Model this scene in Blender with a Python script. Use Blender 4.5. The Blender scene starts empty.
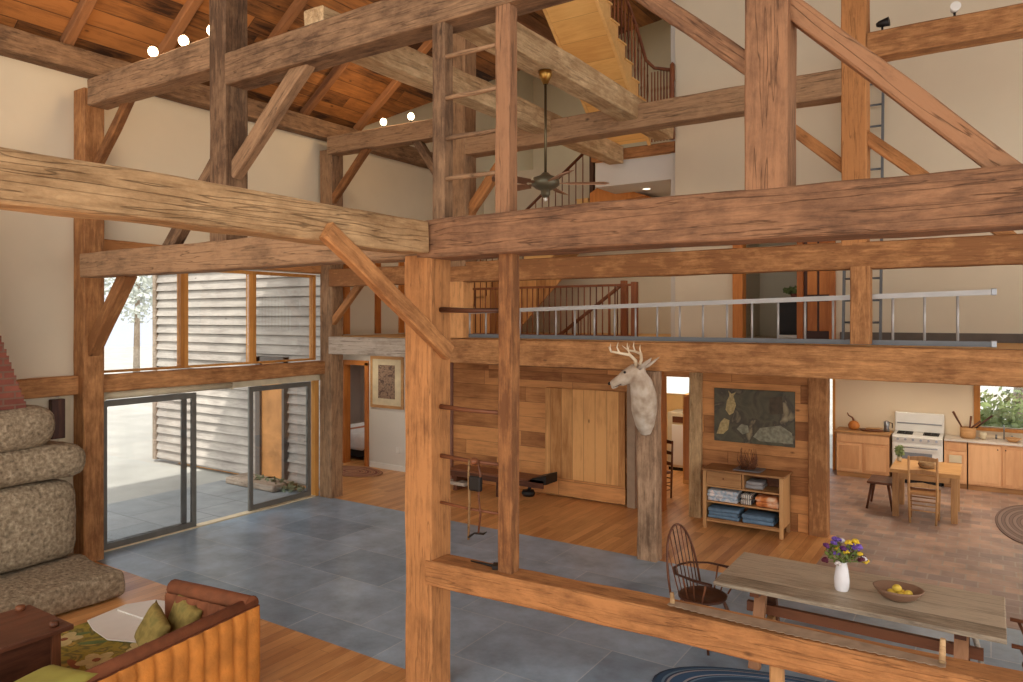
import bpy, bmesh, math, random
from mathutils import Vector, Matrix, noise, Euler
random.seed(7)
S = bpy.context.scene
COL = S.collection
PI = math.pi

# ---------------------------------------------------------------- camera
cd = bpy.data.cameras.new('camera')
cam = bpy.data.objects.new('camera', cd); COL.objects.link(cam)
cam.location = (0, 0, 3.15)
cam.rotation_euler = (PI/2, 0, 0.5812)
cd.sensor_width = 36.0
cd.lens = 730/1023*36.0
cd.shift_y = -23.0/1023
cd.clip_start = 0.05; cd.clip_end = 300
S.camera = cam

# ---------------------------------------------------------------- world, sun, exposure
SUN_STRENGTH = 5.0
SKY_STRENGTH = 2.9
S.view_settings.view_transform = 'Standard'
S.view_settings.look = 'None'
S.view_settings.exposure = -0.12
S.view_settings.gamma = 1.0
S.view_settings.use_curve_mapping = False
w = bpy.data.worlds.new('sky'); S.world = w; w.use_nodes = True
nt = w.node_tree; nt.nodes.clear()
wo = nt.nodes.new('ShaderNodeOutputWorld'); bg = nt.nodes.new('ShaderNodeBackground')
tc = nt.nodes.new('ShaderNodeTexCoord'); vr = nt.nodes.new('ShaderNodeValToRGB')
mp = nt.nodes.new('ShaderNodeVectorMath'); mp.operation = 'DOT_PRODUCT'
mp.inputs[1].default_value = (0.62, -0.62, 0.48)          # sky is brighter on the sun's side
nt.links.new(tc.outputs['Generated'], mp.inputs[0])
mr = nt.nodes.new('ShaderNodeMapRange'); mr.inputs[1].default_value = -1; mr.inputs[2].default_value = 1
nt.links.new(mp.outputs['Value'], mr.inputs[0]); nt.links.new(mr.outputs[0], vr.inputs[0])
vr.color_ramp.elements[0].position = 0.25; vr.color_ramp.elements[0].color = (.42, .44, .47, 1)
vr.color_ramp.elements[1].position = 0.9; vr.color_ramp.elements[1].color = (1.0, .96, .90, 1)
nt.links.new(vr.outputs[0], bg.inputs[0]); bg.inputs[1].default_value = SKY_STRENGTH
nt.links.new(bg.outputs[0], wo.inputs[0])
sd = bpy.data.lights.new('sun', 'SUN'); sd.energy = SUN_STRENGTH; sd.angle = math.radians(1.2); sd.color = (1, .93, .82)
sun = bpy.data.objects.new('sun', sd); COL.objects.link(sun)
sun.rotation_euler = Vector((-0.44, 0.40, -0.80)).to_track_quat('-Z', 'Y').to_euler()

# ---------------------------------------------------------------- materials
def srgb(r, g, b):
    f = lambda c: ((c/255+.055)/1.055)**2.4 if c/255 > .04045 else c/255/12.92
    return (f(r), f(g), f(b), 1)
def newmat(name):
    m = bpy.data.materials.new(name); m.use_nodes = True
    return m, m.node_tree.nodes, m.node_tree.links, m.node_tree.nodes['Principled BSDF']
def plain(name, col, rough=.6, metal=0, var=.12, scale=6, bump=.0, bscale=60, spec=.4):
    m, N, L, P = newmat(name)
    P.inputs['Roughness'].default_value = rough; P.inputs['Metallic'].default_value = metal
    P.inputs['Specular IOR Level'].default_value = spec
    tc = N.new('ShaderNodeTexCoord'); n = N.new('ShaderNodeTexNoise'); n.inputs['Scale'].default_value = scale; n.inputs['Detail'].default_value = 5
    L.new(tc.outputs['Object'], n.inputs['Vector'])
    r = N.new('ShaderNodeValToRGB'); e = r.color_ramp.elements
    e[0].position = .3; e[1].position = .7
    e[0].color = tuple(c*(1-var) for c in col[:3])+(1,); e[1].color = tuple(min(1, c*(1+var)) for c in col[:3])+(1,)
    L.new(n.outputs['Fac'], r.inputs[0]); L.new(r.outputs[0], P.inputs['Base Color'])
    if bump:
        n2 = N.new('ShaderNodeTexNoise'); n2.inputs['Scale'].default_value = bscale; n2.inputs['Detail'].default_value = 6
        L.new(tc.outputs['Object'], n2.inputs['Vector'])
        b = N.new('ShaderNodeBump'); b.inputs['Strength'].default_value = bump; b.inputs['Distance'].default_value = .02
        L.new(n2.outputs['Fac'], b.inputs['Height']); L.new(b.outputs[0], P.inputs['Normal'])
    return m
def wood(name, light, dark, axis='x', rough=.6, grain=14, bump=.35, plank=None, seam=.006, tone=.35, crack=0, knots=True, end=None, spec=.3, rough2=0):
    """wood with grain along a local axis; plank=(across axis, width) splits it into boards; end = board length"""
    m, N, L, P = newmat(name)
    P.inputs['Roughness'].default_value = rough; P.inputs['Specular IOR Level'].default_value = spec
    tc = N.new('ShaderNodeTexCoord'); oi = N.new('ShaderNodeObjectInfo')
    sep = N.new('ShaderNodeSeparateXYZ'); L.new(tc.outputs['Object'], sep.inputs[0])
    def math_(op, a, b=None):
        x = N.new('ShaderNodeMath'); x.operation = op
        for i, v in enumerate((a, b)):
            if v is None: continue
            if isinstance(v, (int, float)): x.inputs[i].default_value = v
            else: L.new(v, x.inputs[i])
        return x.outputs[0]
    sc = N.new('ShaderNodeMapping')
    L.new(tc.outputs['Object'], sc.inputs['Vector'])
    sc.inputs['Scale'].default_value = {'x': (.11, 1, 1), 'y': (1, .11, 1), 'z': (1, 1, .11)}[axis]
    off = N.new('ShaderNodeVectorMath'); off.operation = 'ADD'; L.new(sc.outputs[0], off.inputs[0])
    seed = math_('MULTIPLY', oi.outputs['Random'], 37.0)
    tonev = oi.outputs['Random']
    if plank:
        pa = sep.outputs['XYZ'.index(plank[0].upper())]
        q = math_('DIVIDE', pa, plank[1]); fl = math_('FLOOR', q)
        if end:
            al = sep.outputs['XYZ'.index(axis.upper())]
            wn0 = N.new('ShaderNodeTexWhiteNoise'); wn0.noise_dimensions = '1D'; L.new(fl, wn0.inputs['W'])
            e2 = math_('ADD', math_('DIVIDE', al, end), math_('MULTIPLY', wn0.outputs['Value'], 7.3)); fe = math_('FLOOR', e2)
            idn = math_('ADD', fl, math_('MULTIPLY', fe, 17.13))
        else: idn = fl
        wn = N.new('ShaderNodeTexWhiteNoise'); wn.noise_dimensions = '1D'; L.new(math_('ADD', idn, .5), wn.inputs['W'])
        seed = math_('ADD', seed, math_('MULTIPLY', wn.outputs['Value'], 53.0)); tonev = wn.outputs['Value']
    L.new(seed, off.inputs[1])
    n1 = N.new('ShaderNodeTexNoise'); n1.inputs['Scale'].default_value = grain; n1.inputs['Detail'].default_value = 8; n1.inputs['Roughness'].default_value = .7
    n1.inputs['Distortion'].default_value = .6
    L.new(off.outputs[0], n1.inputs['Vector'])
    off2 = N.new('ShaderNodeVectorMath'); off2.operation = 'ADD'; L.new(tc.outputs['Object'], off2.inputs[0]); L.new(seed, off2.inputs[1])
    n2 = N.new('ShaderNodeTexNoise'); n2.inputs['Scale'].default_value = 1.6; n2.inputs['Detail'].default_value = 4; L.new(off2.outputs[0], n2.inputs['Vector'])
    f = math_('ADD', math_('MULTIPLY', n1.outputs['Fac'], .62), math_('MULTIPLY', n2.outputs['Fac'], .38))
    f = math_('ADD', f, math_('MULTIPLY', math_('SUBTRACT', tonev, .5), tone))
    if rough2:                                     # adze marks and weathering on hewn faces
        n4 = N.new('ShaderNodeTexNoise'); n4.inputs['Scale'].default_value = 7; n4.inputs['Detail'].default_value = 10; n4.inputs['Roughness'].default_value = .72
        m4 = N.new('ShaderNodeMapping'); m4.inputs['Scale'].default_value = {'x': (.7, 1.3, 1.3), 'y': (1.3, .7, 1.3), 'z': (1.3, 1.3, .7)}[axis]
        L.new(off2.outputs[0], m4.inputs[0]); L.new(m4.outputs[0], n4.inputs['Vector'])
        f = math_('ADD', f, math_('MULTIPLY', math_('SUBTRACT', n4.outputs['Fac'], .5), .58))
    r = N.new('ShaderNodeValToRGB'); e = r.color_ramp.elements; e[0].position = .32; e[1].position = .66
    e[0].color = dark; e[1].color = light
    L.new(f, r.inputs[0]); colr = r.outputs[0]
    def darken(colr, fac, c):
        mx = N.new('ShaderNodeMixRGB'); L.new(fac, mx.inputs[0]); L.new(colr, mx.inputs[1]); mx.inputs[2].default_value = c
        return mx.outputs[0]
    dk = tuple(c*.35 for c in dark[:3])+(1,)
    height = n1.outputs['Fac']
    if knots:
        vo = N.new('ShaderNodeTexVoronoi'); vo.inputs['Scale'].default_value = 2.2
        mk = N.new('ShaderNodeMapping'); mk.inputs['Scale'].default_value = {'x': (.6, 1.2, 1.2), 'y': (1.2, .6, 1.2), 'z': (1.2, 1.2, .6)}[axis]
        L.new(off2.outputs[0], mk.inputs[0]); L.new(mk.outputs[0], vo.inputs['Vector'])
        k = N.new('ShaderNodeMapRange'); k.inputs[1].default_value = .06; k.inputs[2].default_value = .02; L.new(vo.outputs['Distance'], k.inputs[0])
        colr = darken(colr, math_('MULTIPLY', k.outputs[0], .75), dk)
    if crack:
        n3 = N.new('ShaderNodeTexNoise'); n3.inputs['Scale'].default_value = grain*.9; n3.inputs['Detail'].default_value = 2
        mc = N.new('ShaderNodeMapping'); mc.inputs['Scale'].default_value = {'x': (.35, 1, 1), 'y': (1, .35, 1), 'z': (1, 1, .35)}[axis]
        L.new(off.outputs[0], mc.inputs[0]); L.new(mc.outputs[0], n3.inputs['Vector'])
        k = N.new('ShaderNodeMapRange'); k.inputs[1].default_value = .012; k.inputs[2].default_value = 0.0
        L.new(math_('ABSOLUTE', math_('SUBTRACT', n3.outputs['Fac'], .47)), k.inputs[0])
        kk = math_('MULTIPLY', k.outputs[0], crack)
        colr = darken(colr, kk, dk)
        height = math_('SUBTRACT', height, math_('MULTIPLY', kk, .8))
    if plank:
        fr = math_('FRACT', q); d = math_('MINIMUM', fr, math_('SUBTRACT', 1.0, fr))
        k = N.new('ShaderNodeMapRange'); k.inputs[1].default_value = seam/plank[1]; k.inputs[2].default_value = 0; L.new(d, k.inputs[0])
        sm = k.outputs[0]
        if end:
            fr = math_('FRACT', e2); d = math_('MINIMUM', fr, math_('SUBTRACT', 1.0, fr))
            k = N.new('ShaderNodeMapRange'); k.inputs[1].default_value = seam/end; k.inputs[2].default_value = 0; L.new(d, k.inputs[0])
            sm = math_('MAXIMUM', sm, k.outputs[0])
        colr = darken(colr, math_('MULTIPLY', sm, .8), dk)
        height = math_('SUBTRACT', height, sm)
    L.new(colr, P.inputs['Base Color'])
    b = N.new('ShaderNodeBump'); b.inputs['Strength'].default_value = bump; b.inputs['Distance'].default_value = .015
    L.new(height, b.inputs['Height']); L.new(b.outputs[0], P.inputs['Normal'])
    return m
def tiles(name, c1, c2, mortar, bw, rh, ms, rough=.35, bump=.3, spec=.5, rot=0, mottled=.35, vertical=False):
    m, N, L, P = newmat(name)
    P.inputs['Roughness'].default_value = rough; P.inputs['Specular IOR Level'].default_value = spec
    tc = N.new('ShaderNodeTexCoord'); mp = N.new('ShaderNodeMapping'); L.new(tc.outputs['Object'], mp.inputs[0])
    if vertical:                                   # courses run level on any upright face
        sp = N.new('ShaderNodeSeparateXYZ'); L.new(tc.outputs['Object'], sp.inputs[0]); cb = N.new('ShaderNodeCombineXYZ'); ad0 = N.new('ShaderNodeMath')
        L.new(sp.outputs[0], ad0.inputs[0]); L.new(sp.outputs[1], ad0.inputs[1]); L.new(ad0.outputs[0], cb.inputs[0]); L.new(sp.outputs[2], cb.inputs[1]); L.new(cb.outputs[0], mp.inputs[0])
    br = N.new('ShaderNodeTexBrick'); L.new(mp.outputs[0], br.inputs['Vector'])
    br.inputs['Scale'].default_value = 1; br.inputs['Brick Width'].default_value = bw; br.inputs['Row Height'].default_value = rh
    br.inputs['Mortar Size'].default_value = ms; br.inputs['Color1'].default_value = c1; br.inputs['Color2'].default_value = c2; br.inputs['Mortar'].default_value = mortar
    n = N.new('ShaderNodeTexNoise'); n.inputs['Scale'].default_value = 2.2; n.inputs['Detail'].default_value = 8; n.inputs['Roughness'].default_value = .65
    L.new(mp.outputs[0], n.inputs['Vector'])
    mr = N.new('ShaderNodeMapRange'); mr.inputs[1].default_value = .3; mr.inputs[2].default_value = .7; mr.inputs[3].default_value = 1-mottled; mr.inputs[4].default_value = 1+mottled
    L.new(n.outputs['Fac'], mr.inputs[0])
    mx = N.new('ShaderNodeVectorMath'); mx.operation = 'SCALE'; L.new(br.outputs['Color'], mx.inputs[0]); L.new(mr.outputs[0], mx.inputs['Scale'])
    L.new(mx.outputs[0], P.inputs['Base Color'])
    n2 = N.new('ShaderNodeTexNoise'); n2.inputs['Scale'].default_value = 9; n2.inputs['Detail'].default_value = 8; L.new(mp.outputs[0], n2.inputs['Vector'])
    ad = N.new('ShaderNodeMath'); ad.operation = 'SUBTRACT'; L.new(n2.outputs['Fac'], ad.inputs[0]); L.new(br.outputs['Fac'], ad.inputs[1])
    b = N.new('ShaderNodeBump'); b.inputs['Strength'].default_value = bump; b.inputs['Distance'].default_value = .01
    L.new(ad.outputs[0], b.inputs['Height']); L.new(b.outputs[0], P.inputs['Normal'])
    return m
def ramp_noise(name, cols, scale=4, rough=.8, detail=3, tex='noise', bump=0, dist=0, stretch=(1, 1, 1)):
    m, N, L, P = newmat(name); P.inputs['Roughness'].default_value = rough
    tc = N.new('ShaderNodeTexCoord'); mp = N.new('ShaderNodeMapping'); L.new(tc.outputs['Object'], mp.inputs[0]); mp.inputs['Scale'].default_value = stretch
    if tex == 'noise':
        n = N.new('ShaderNodeTexNoise'); n.inputs['Scale'].default_value = scale; n.inputs['Detail'].default_value = detail; n.inputs['Distortion'].default_value = dist; out = n.outputs['Fac']
    elif tex == 'voronoi':
        n = N.new('ShaderNodeTexVoronoi'); n.inputs['Scale'].default_value = scale; sp = N.new('ShaderNodeSeparateColor'); L.new(n.outputs['Color'], sp.inputs[0]); out = sp.outputs[0]
    else:
        n = N.new('ShaderNodeTexWave'); n.inputs['Scale'].default_value = scale; n.inputs['Distortion'].default_value = dist; n.inputs['Detail'].default_value = detail; out = n.outputs['Fac']
        if tex == 'rings': n.wave_type = 'RINGS'; n.rings_direction = 'Z'
    L.new(mp.outputs[0], n.inputs['Vector'])
    r = N.new('ShaderNodeValToRGB'); el = r.color_ramp.elements
    r.color_ramp.interpolation = 'LINEAR' if tex == 'noise' else 'CONSTANT'
    while len(el) < len(cols): el.new(.5)
    for i, c in enumerate(cols):
        el[i].position = c[0]; el[i].color = c[1]
    L.new(out, r.inputs[0]); L.new(r.outputs[0], P.inputs['Base Color'])
    if bump:
        b = N.new('ShaderNodeBump'); b.inputs['Strength'].default_value = bump; b.inputs['Distance'].default_value = .02
        L.new(out, b.inputs['Height']); L.new(b.outputs[0], P.inputs['Normal'])
    return m

OAK_L, OAK_D = srgb(186, 136, 96), srgb(112, 74, 50)
M = {}
M['timber'] = wood('timber_brown', srgb(166, 131, 98), srgb(92, 69, 51), 'x', .8, grain=22, crack=.6, bump=.8, rough2=1)
M['timber_red'] = wood('timber_red_brown', srgb(158, 116, 84), srgb(88, 62, 46), 'x', .8, grain=22, crack=.6, bump=.8, rough2=1)
M['timber_orange'] = wood('timber_orange', srgb(184, 128, 78), srgb(112, 72, 42), 'x', .75, grain=22, crack=.5, bump=.7, rough2=1)
M['timber_pale'] = wood('timber_pale', srgb(206, 172, 128), srgb(138, 108, 74), 'x', .85, grain=20, crack=.6, bump=.9, rough2=1)
M['joist_pale'] = wood('joist_pale', srgb(236, 208, 164), srgb(170, 138, 100), 'x', .85, grain=20, crack=.5, bump=.9, rough2=1)
M['honey'] = wood('timber_honey', srgb(214, 156, 100), srgb(140, 94, 56), 'x', .7, grain=22, crack=.4, bump=.6, rough2=1)
M['timber_gray'] = wood('timber_gray', srgb(190, 176, 160), srgb(128, 112, 96), 'x', .85, grain=20, crack=.7, bump=.7, rough2=1)
M['knotty'] = wood('knotty_gray_brown', srgb(198, 162, 130), srgb(116, 90, 70), 'x', .85, grain=18, crack=.6, bump=.7, rough2=1)
M['roofboards'] = wood('roof_boards', srgb(170, 112, 60), srgb(56, 34, 20), 'y', .7, plank=('x', .2), seam=.008, tone=.28, bump=.5, end=3.2)
M['rafter'] = wood('rafter_wood', srgb(152, 104, 66), srgb(88, 56, 36), 'x', .8, bump=.5)
M['newply'] = wood('new_pine', srgb(232, 184, 112), srgb(204, 150, 84), 'x', .5, plank=('y', .28), seam=.003, tone=.2, bump=.15)
M['newwood'] = wood('new_pine_trim', srgb(232, 188, 122), srgb(206, 156, 92), 'x', .5, bump=.15)
M['boards_h'] = wood('wall_boards_horizontal', srgb(212, 150, 92), srgb(138, 88, 50), 'x', .65, plank=('z', .27), seam=.006, tone=.3, bump=.4, end=1.9)
M['boards_v'] = wood('door_boards_vertical', srgb(222, 166, 104), srgb(160, 108, 60), 'z', .65, plank=('x', .22), seam=.006, tone=.35, bump=.4)
M['floor'] = wood('floor_boards', srgb(222, 166, 106), srgb(180, 122, 70), 'y', .34, plank=('x', .13), seam=.003, tone=.28, bump=.12, end=2.4, knots=False, spec=.5)
M['trimwood'] = wood('trim_orange_wood', srgb(206, 132, 64), srgb(160, 92, 40), 'z', .5, bump=.2, knots=False)
M['wx'] = wood('oak_x', srgb(196, 150, 100), srgb(140, 98, 60), 'x', .55, bump=.25)
M['wz'] = wood('oak_z', srgb(196, 150, 100), srgb(140, 98, 60), 'z', .55, bump=.25)
M['maple'] = wood('cabinet_maple', srgb(226, 178, 132), srgb(200, 148, 104), 'z', .45, bump=.1, knots=False)
M['tabletop'] = wood('weathered_table_boards', srgb(196, 180, 156), srgb(92, 78, 64), 'x', .42, grain=30, plank=('y', .27), seam=.005, tone=.3, bump=.5, crack=.4)
M['darkx'] = wood('dark_wood_x', srgb(124, 76, 50), srgb(66, 38, 26), 'x', .45, bump=.2)
M['darky'] = wood('dark_wood_y', srgb(116, 72, 52), srgb(62, 36, 26), 'y', .4, bump=.2, tone=.1)
M['darkz'] = wood('dark_wood_z', srgb(124, 76, 50), srgb(66, 38, 26), 'z', .45, bump=.2)
M['redwood'] = wood('baluster_wood', srgb(150, 92, 58), srgb(96, 52, 32), 'z', .45, bump=.15, knots=False)
M['plaster'] = plain('cream_plaster', srgb(214, 202, 178), .95, var=.035, scale=1.2, bump=.06, bscale=30)
M['plaster_w'] = plain('white_plaster', srgb(212, 208, 200), .95, var=.03, scale=1.2, bump=.05, bscale=30)
M['plaster_k'] = plain('kitchen_plaster', srgb(224, 206, 178), .9, var=.03, scale=1.2)
M['slate'] = tiles('slate_floor', srgb(118, 140, 160), srgb(150, 170, 188), srgb(172, 184, 192), 1.2, .9, .006, rough=.3, bump=.3, mottled=.32)
M['patio'] = tiles('patio_slate', srgb(124, 132, 136), srgb(146, 150, 152), srgb(110, 114, 116), 1.1, .8, .012, rough=.6, mottled=.2)
M['brickfloor'] = tiles('brick_floor', srgb(176, 142, 122), srgb(134, 114, 108), srgb(156, 140, 128), .26, .22, .010, rough=.45, bump=.25, mottled=.32)
M['brick'] = tiles('red_brick', srgb(134, 76, 60), srgb(106, 56, 46), srgb(112, 84, 70), .23, .075, .010, rough=.9, bump=.8, vertical=True)
M['stone'] = ramp_noise('granite_stone', [(.25, srgb(92, 80, 64)), (.42, srgb(132, 116, 94)), (.58, srgb(154, 138, 114)), (.8, srgb(192, 176, 150))], 24, .95, 15, bump=1.0)
M['clap'] = wood('weathered_clapboards', srgb(190, 184, 176), srgb(138, 132, 126), 'x', .9, bump=.4, tone=.1)
M['snow'] = plain('pale_ground', srgb(168, 168, 162), .95, var=.15, scale=.8)
M['metal'] = plain('gray_metal', srgb(150, 152, 156), .35, .8, var=.08)
M['alu'] = plain('aluminium', srgb(172, 170, 168), .45, .3, var=.06)
M['alublue'] = plain('blue_gray_aluminium', srgb(106, 110, 114), .5, .2, var=.06)
M['black'] = plain('black_iron', srgb(38, 34, 32), .5, .5)
M['bronze'] = plain('bronze', srgb(92, 80, 58), .35, .8)
M['brass'] = plain('brass', srgb(170, 130, 66), .3, .9)
M['doorframe'] = plain('gray_door_frame', srgb(106, 104, 98), .45, .2)
M['trimcream'] = plain('cream_trim', srgb(206, 192, 162), .6)
M['windowwood'] = wood('window_mullion_wood', srgb(208, 148, 76), srgb(166, 108, 50), 'z', .5, bump=.15, knots=False)
M['white'] = plain('white_enamel', srgb(226, 224, 218), .25, var=.02)
M['paper'] = plain('white_paper', srgb(236, 234, 228), .8, var=.02)
M['ceramic'] = plain('white_ceramic', srgb(232, 232, 236), .15, var=.02)
M['velvet'] = plain('orange_velvet', srgb(190, 122, 52), .8, var=.3, scale=5, bump=.3, bscale=40)
M['velvet_d'] = plain('brown_velvet', srgb(126, 74, 46), .85, var=.2, scale=9, bump=.3, bscale=40)
M['knit'] = ramp_noise('brown_knit', [(.3, srgb(70, 42, 30)), (.6, srgb(140, 96, 70))], 40, .95, 2, bump=.8)
M['olive'] = ramp_noise('olive_cloth', [(.3, srgb(104, 90, 40)), (.55, srgb(146, 126, 66)), (.8, srgb(96, 98, 50))], 9, .9, 3)
M['chartreuse'] = plain('chartreuse_cloth', srgb(150, 142, 66), .9, var=.1)
M['deer'] = ramp_noise('deer_hide', [(.3, srgb(158, 136, 116)), (.5, srgb(190, 172, 152)), (.75, srgb(212, 200, 186))], 7, .95, 8, bump=.3)
M['antler'] = plain('antler', srgb(232, 214, 184), .6)
M['dark'] = plain('near_black', srgb(24, 20, 18), .6)
M['glass'] = None
m, N, L, P = newmat('window_glass')
P.inputs['Roughness'].default_value = 0; P.inputs['Transmission Weight'].default_value = 1; P.inputs['IOR'].default_value = 1.0
tr = N.new('ShaderNodeBsdfTransparent'); gl = N.new('ShaderNodeBsdfGlossy'); gl.inputs['Roughness'].default_value = .02
fz = N.new('ShaderNodeFresnel'); fz.inputs[0].default_value = 1.45; mx = N.new('ShaderNodeMixShader')
tr.inputs[0].default_value = (.97, .97, .97, 1)
L.new(fz.outputs[0], mx.inputs[0]); L.new(tr.outputs[0], mx.inputs[1]); L.new(gl.outputs[0], mx.inputs[2])
L.new(mx.outputs[0], N['Material Output'].inputs[0]); M['glass'] = m
def emissive(name, col, s):
    m, N, L, P = newmat(name); P.inputs['Base Color'].default_value = col
    P.inputs['Emission Color'].default_value = col; P.inputs['Emission Strength'].default_value = s
    return m
M['bulb'] = emissive('lit_bulb', (1, .80, .50, 1), 9)

# ---------------------------------------------------------------- mesh helpers
class MB:
    def __init__(s): s.bm = bmesh.new()
    def box(s, lo, hi, bevel=0, rot=None, pivot=None, seg=2):
        lo, hi = Vector(lo), Vector(hi)
        t = bmesh.new(); bmesh.ops.create_cube(t, size=1)
        c = (lo+hi)/2; d = hi-lo
        for v in t.verts: v.co = Vector((v.co.x*d.x, v.co.y*d.y, v.co.z*d.z))
        if bevel: bmesh.ops.bevel(t, geom=t.edges[:], offset=min(bevel, min(abs(x) for x in d)*.45), segments=seg, affect='EDGES', profile=.5)
        R = Euler(rot).to_matrix() if rot else Matrix.Identity(3)
        pv = Vector(pivot) if pivot else c
        for v in t.verts: v.co = pv + R @ (v.co + c - pv)
        s._add(t); return s
    def _add(s, t):
        me = bpy.data.meshes.new('t'); t.to_mesh(me); t.free(); s.bm.from_mesh(me); bpy.data.meshes.remove(me)
    def tube(s, pts, r, seg=8, cap=True, flat=1.0):
        pts = [Vector(p) for p in pts]; rs = r if isinstance(r, (list, tuple)) else [r]*len(pts)
        rings = []; up0 = None
        for i, p in enumerate(pts):
            d = (pts[min(i+1, len(pts)-1)]-pts[max(i-1, 0)]).normalized()
            if up0 is None: up0 = Vector((0, 0, 1)) if abs(d.z) < .9 else Vector((0, 1, 0))
            a = d.cross(up0).normalized(); b = a.cross(d).normalized(); up0 = b
            rings.append([s.bm.verts.new(p + a*math.cos(2*PI*k/seg)*rs[i] + b*math.sin(2*PI*k/seg)*rs[i]*flat) for k in range(seg)])
        for i in range(len(rings)-1):
            for k in range(seg):
                f = s.bm.faces.new((rings[i][k], rings[i][(k+1) % seg], rings[i+1][(k+1) % seg], rings[i+1][k])); f.smooth = True
        if cap: s.bm.faces.new(rings[0][::-1]); s.bm.faces.new(rings[-1])
        return s
    def cyl(s, a, b, r, r2=None, seg=12): return s.tube([a, b], [r, r if r2 is None else r2], seg)
    def lathe(s, prof, c=(0, 0, 0), seg=24, sx=1, sy=1, closed=False):
        c = Vector(c); rings = []
        for r, z in prof:
            rings.append([s.bm.verts.new(c+Vector((r*sx*math.cos(2*PI*k/seg), r*sy*math.sin(2*PI*k/seg), z))) for k in range(seg)])
        for i in range(len(rings)-1):
            for k in range(seg):
                f = s.bm.faces.new((rings[i][k], rings[i][(k+1) % seg], rings[i+1][(k+1) % seg], rings[i+1][k])); f.smooth = True
        if not closed: s.bm.faces.new(rings[0][::-1]); s.bm.faces.new(rings[-1])
        return s
    def ell(s, c, r, rot=None, sub=3):
        t = bmesh.new(); bmesh.ops.create_icosphere(t, subdivisions=sub, radius=1)
        R = Euler(rot).to_matrix() if rot else Matrix.Identity(3); r = (r,)*3 if isinstance(r, (int, float)) else r
        for v in t.verts: v.co = Vector(c) + R @ Vector((v.co.x*r[0], v.co.y*r[1], v.co.z*r[2]))
        for f in t.faces: f.smooth = True
        s._add(t); return s
    def prism(s, poly, axis, a, b):
        """polygon in the plane perpendicular to axis, from a to b along it"""
        def P(u, v, w): return {'x': (w, u, v), 'y': (u, w, v), 'z': (u, v, w)}[axis]
        A = [s.bm.verts.new(P(u, v, a)) for u, v in poly]; B = [s.bm.verts.new(P(u, v, b)) for u, v in poly]
        n = len(poly)
        s.bm.faces.new(A[::-1]); s.bm.faces.new(B)
        for i in range(n): s.bm.faces.new((A[i], A[(i+1) % n], B[(i+1) % n], B[i]))
        return s
    def jitter(s, amp, sc=3, seed=0):
        for v in s.bm.verts: v.co += noise.noise_vector(v.co*sc + Vector((seed, seed*2.1, 0)))*amp
        return s
    def sub(s, cuts=1, smooth=0):
        bmesh.ops.subdivide_edges(s.bm, edges=s.bm.edges[:], cuts=cuts, use_grid_fill=True, smooth=smooth); return s
    def build(s, name, mat, parent=None, loc=None, smooth=False):
        bmesh.ops.recalc_face_normals(s.bm, faces=s.bm.faces[:])
        me = bpy.data.meshes.new(name)
        if loc is not None:
            L_ = Vector(loc)
            for v in s.bm.verts: v.co -= L_
        s.bm.to_mesh(me); s.bm.free()
        if smooth:
            for p in me.polygons: p.use_smooth = True
        me.materials.append(M[mat] if isinstance(mat, str) else mat)
        o = bpy.data.objects.new(name, me); COL.objects.link(o)
        if parent is not None: o.parent = parent
        if loc is not None: o.location = loc
        return o
def tag(o, label=None, cat=None, group=None, kind=None):
    if label: o['label'] = label
    if cat: o['category'] = cat
    if group: o['group'] = group
    if kind: o['kind'] = kind
    return o
def thing(name, label, cat, loc=(0, 0, 0), rz=0, group=None):
    o = bpy.data.objects.new(name, None); COL.objects.link(o); o.location = loc; o.rotation_euler = (0, 0, rz); o.empty_display_size = .1
    return tag(o, label, cat, group)
def copy_tree(o, parent=None):
    c = o.copy(); COL.objects.link(c)
    if parent is not None: c.parent = parent
    for ch in [x for x in o.children]: copy_tree(ch, c)
    return c
def struct(name, mb, mat, label=None):
    o = mb.build(name, mat); o['kind'] = 'structure'
    return o
def B(lo, hi, **k): return MB().box(lo, hi, **k)

def timber_bm(length, w, h, rough=.008, ch=.012, seed=0, n=None):
    """hewn beam along +X, width w along Y, height h along Z, centred on the axis"""
    s = MB(); n = n or max(3, int(length/.16)); rings = []
    sec = []
    W, H, c = w/2, h/2, min(ch, w*.2, h*.2)
    corners = [(W-c, -H), (W, -H+c), (W, 0), (W, H-c), (W-c, H), (0, H), (-W+c, H), (-W, H-c), (-W, 0), (-W, -H+c), (-W+c, -H), (0, -H)]
    for i in range(n+1):
        x = length*i/n; ring = []
        for (y, z) in corners:
            d = noise.noise_vector(Vector((x*2.2+seed, y*5, z*5+seed)))*rough + noise.noise_vector(Vector((x*.5+seed, 3, 1)))*rough*1.4
            ring.append(s.bm.verts.new((x, y+d.y, z+d.z)))
        rings.append(ring)
    m = len(corners)
    for i in range(n):
        for k in range(m): s.bm.faces.new((rings[i][k], rings[i][(k+1) % m], rings[i+1][(k+1) % m], rings[i+1][k]))
    s.bm.faces.new(rings[0][::-1]); s.bm.faces.new(rings[-1])
    return s
_seed = [0]
def timber(name, label, cat, p0, p1, w, h, mat='timber', up=(0, 0, 1), rough=.008, parent=None, group=None):
    p0, p1 = Vector(p0), Vector(p1); d = p1-p0; _seed[0] += 3.7
    x = d.normalized(); up = Vector(up)
    y = up.cross(x).normalized(); z = x.cross(y)
    o = timber_bm(d.length, w, h, rough, seed=_seed[0]).build(name, mat, parent)
    o.matrix_local = Matrix.Translation(p0) @ Matrix((x, y, z)).transposed().to_4x4()
    if parent is None: tag(o, label, cat, group)
    return o
def post(name, label, x, y, z0, z1, wx, wy, mat='timber', rough=.007, cat='post'):
    # grain axis (local x) runs up; width along world X = h
    return timber(name, label, cat, (x, y, z0), (x, y, z1), wy, wx, mat, up=(1, 0, 0), rough=rough)

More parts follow.
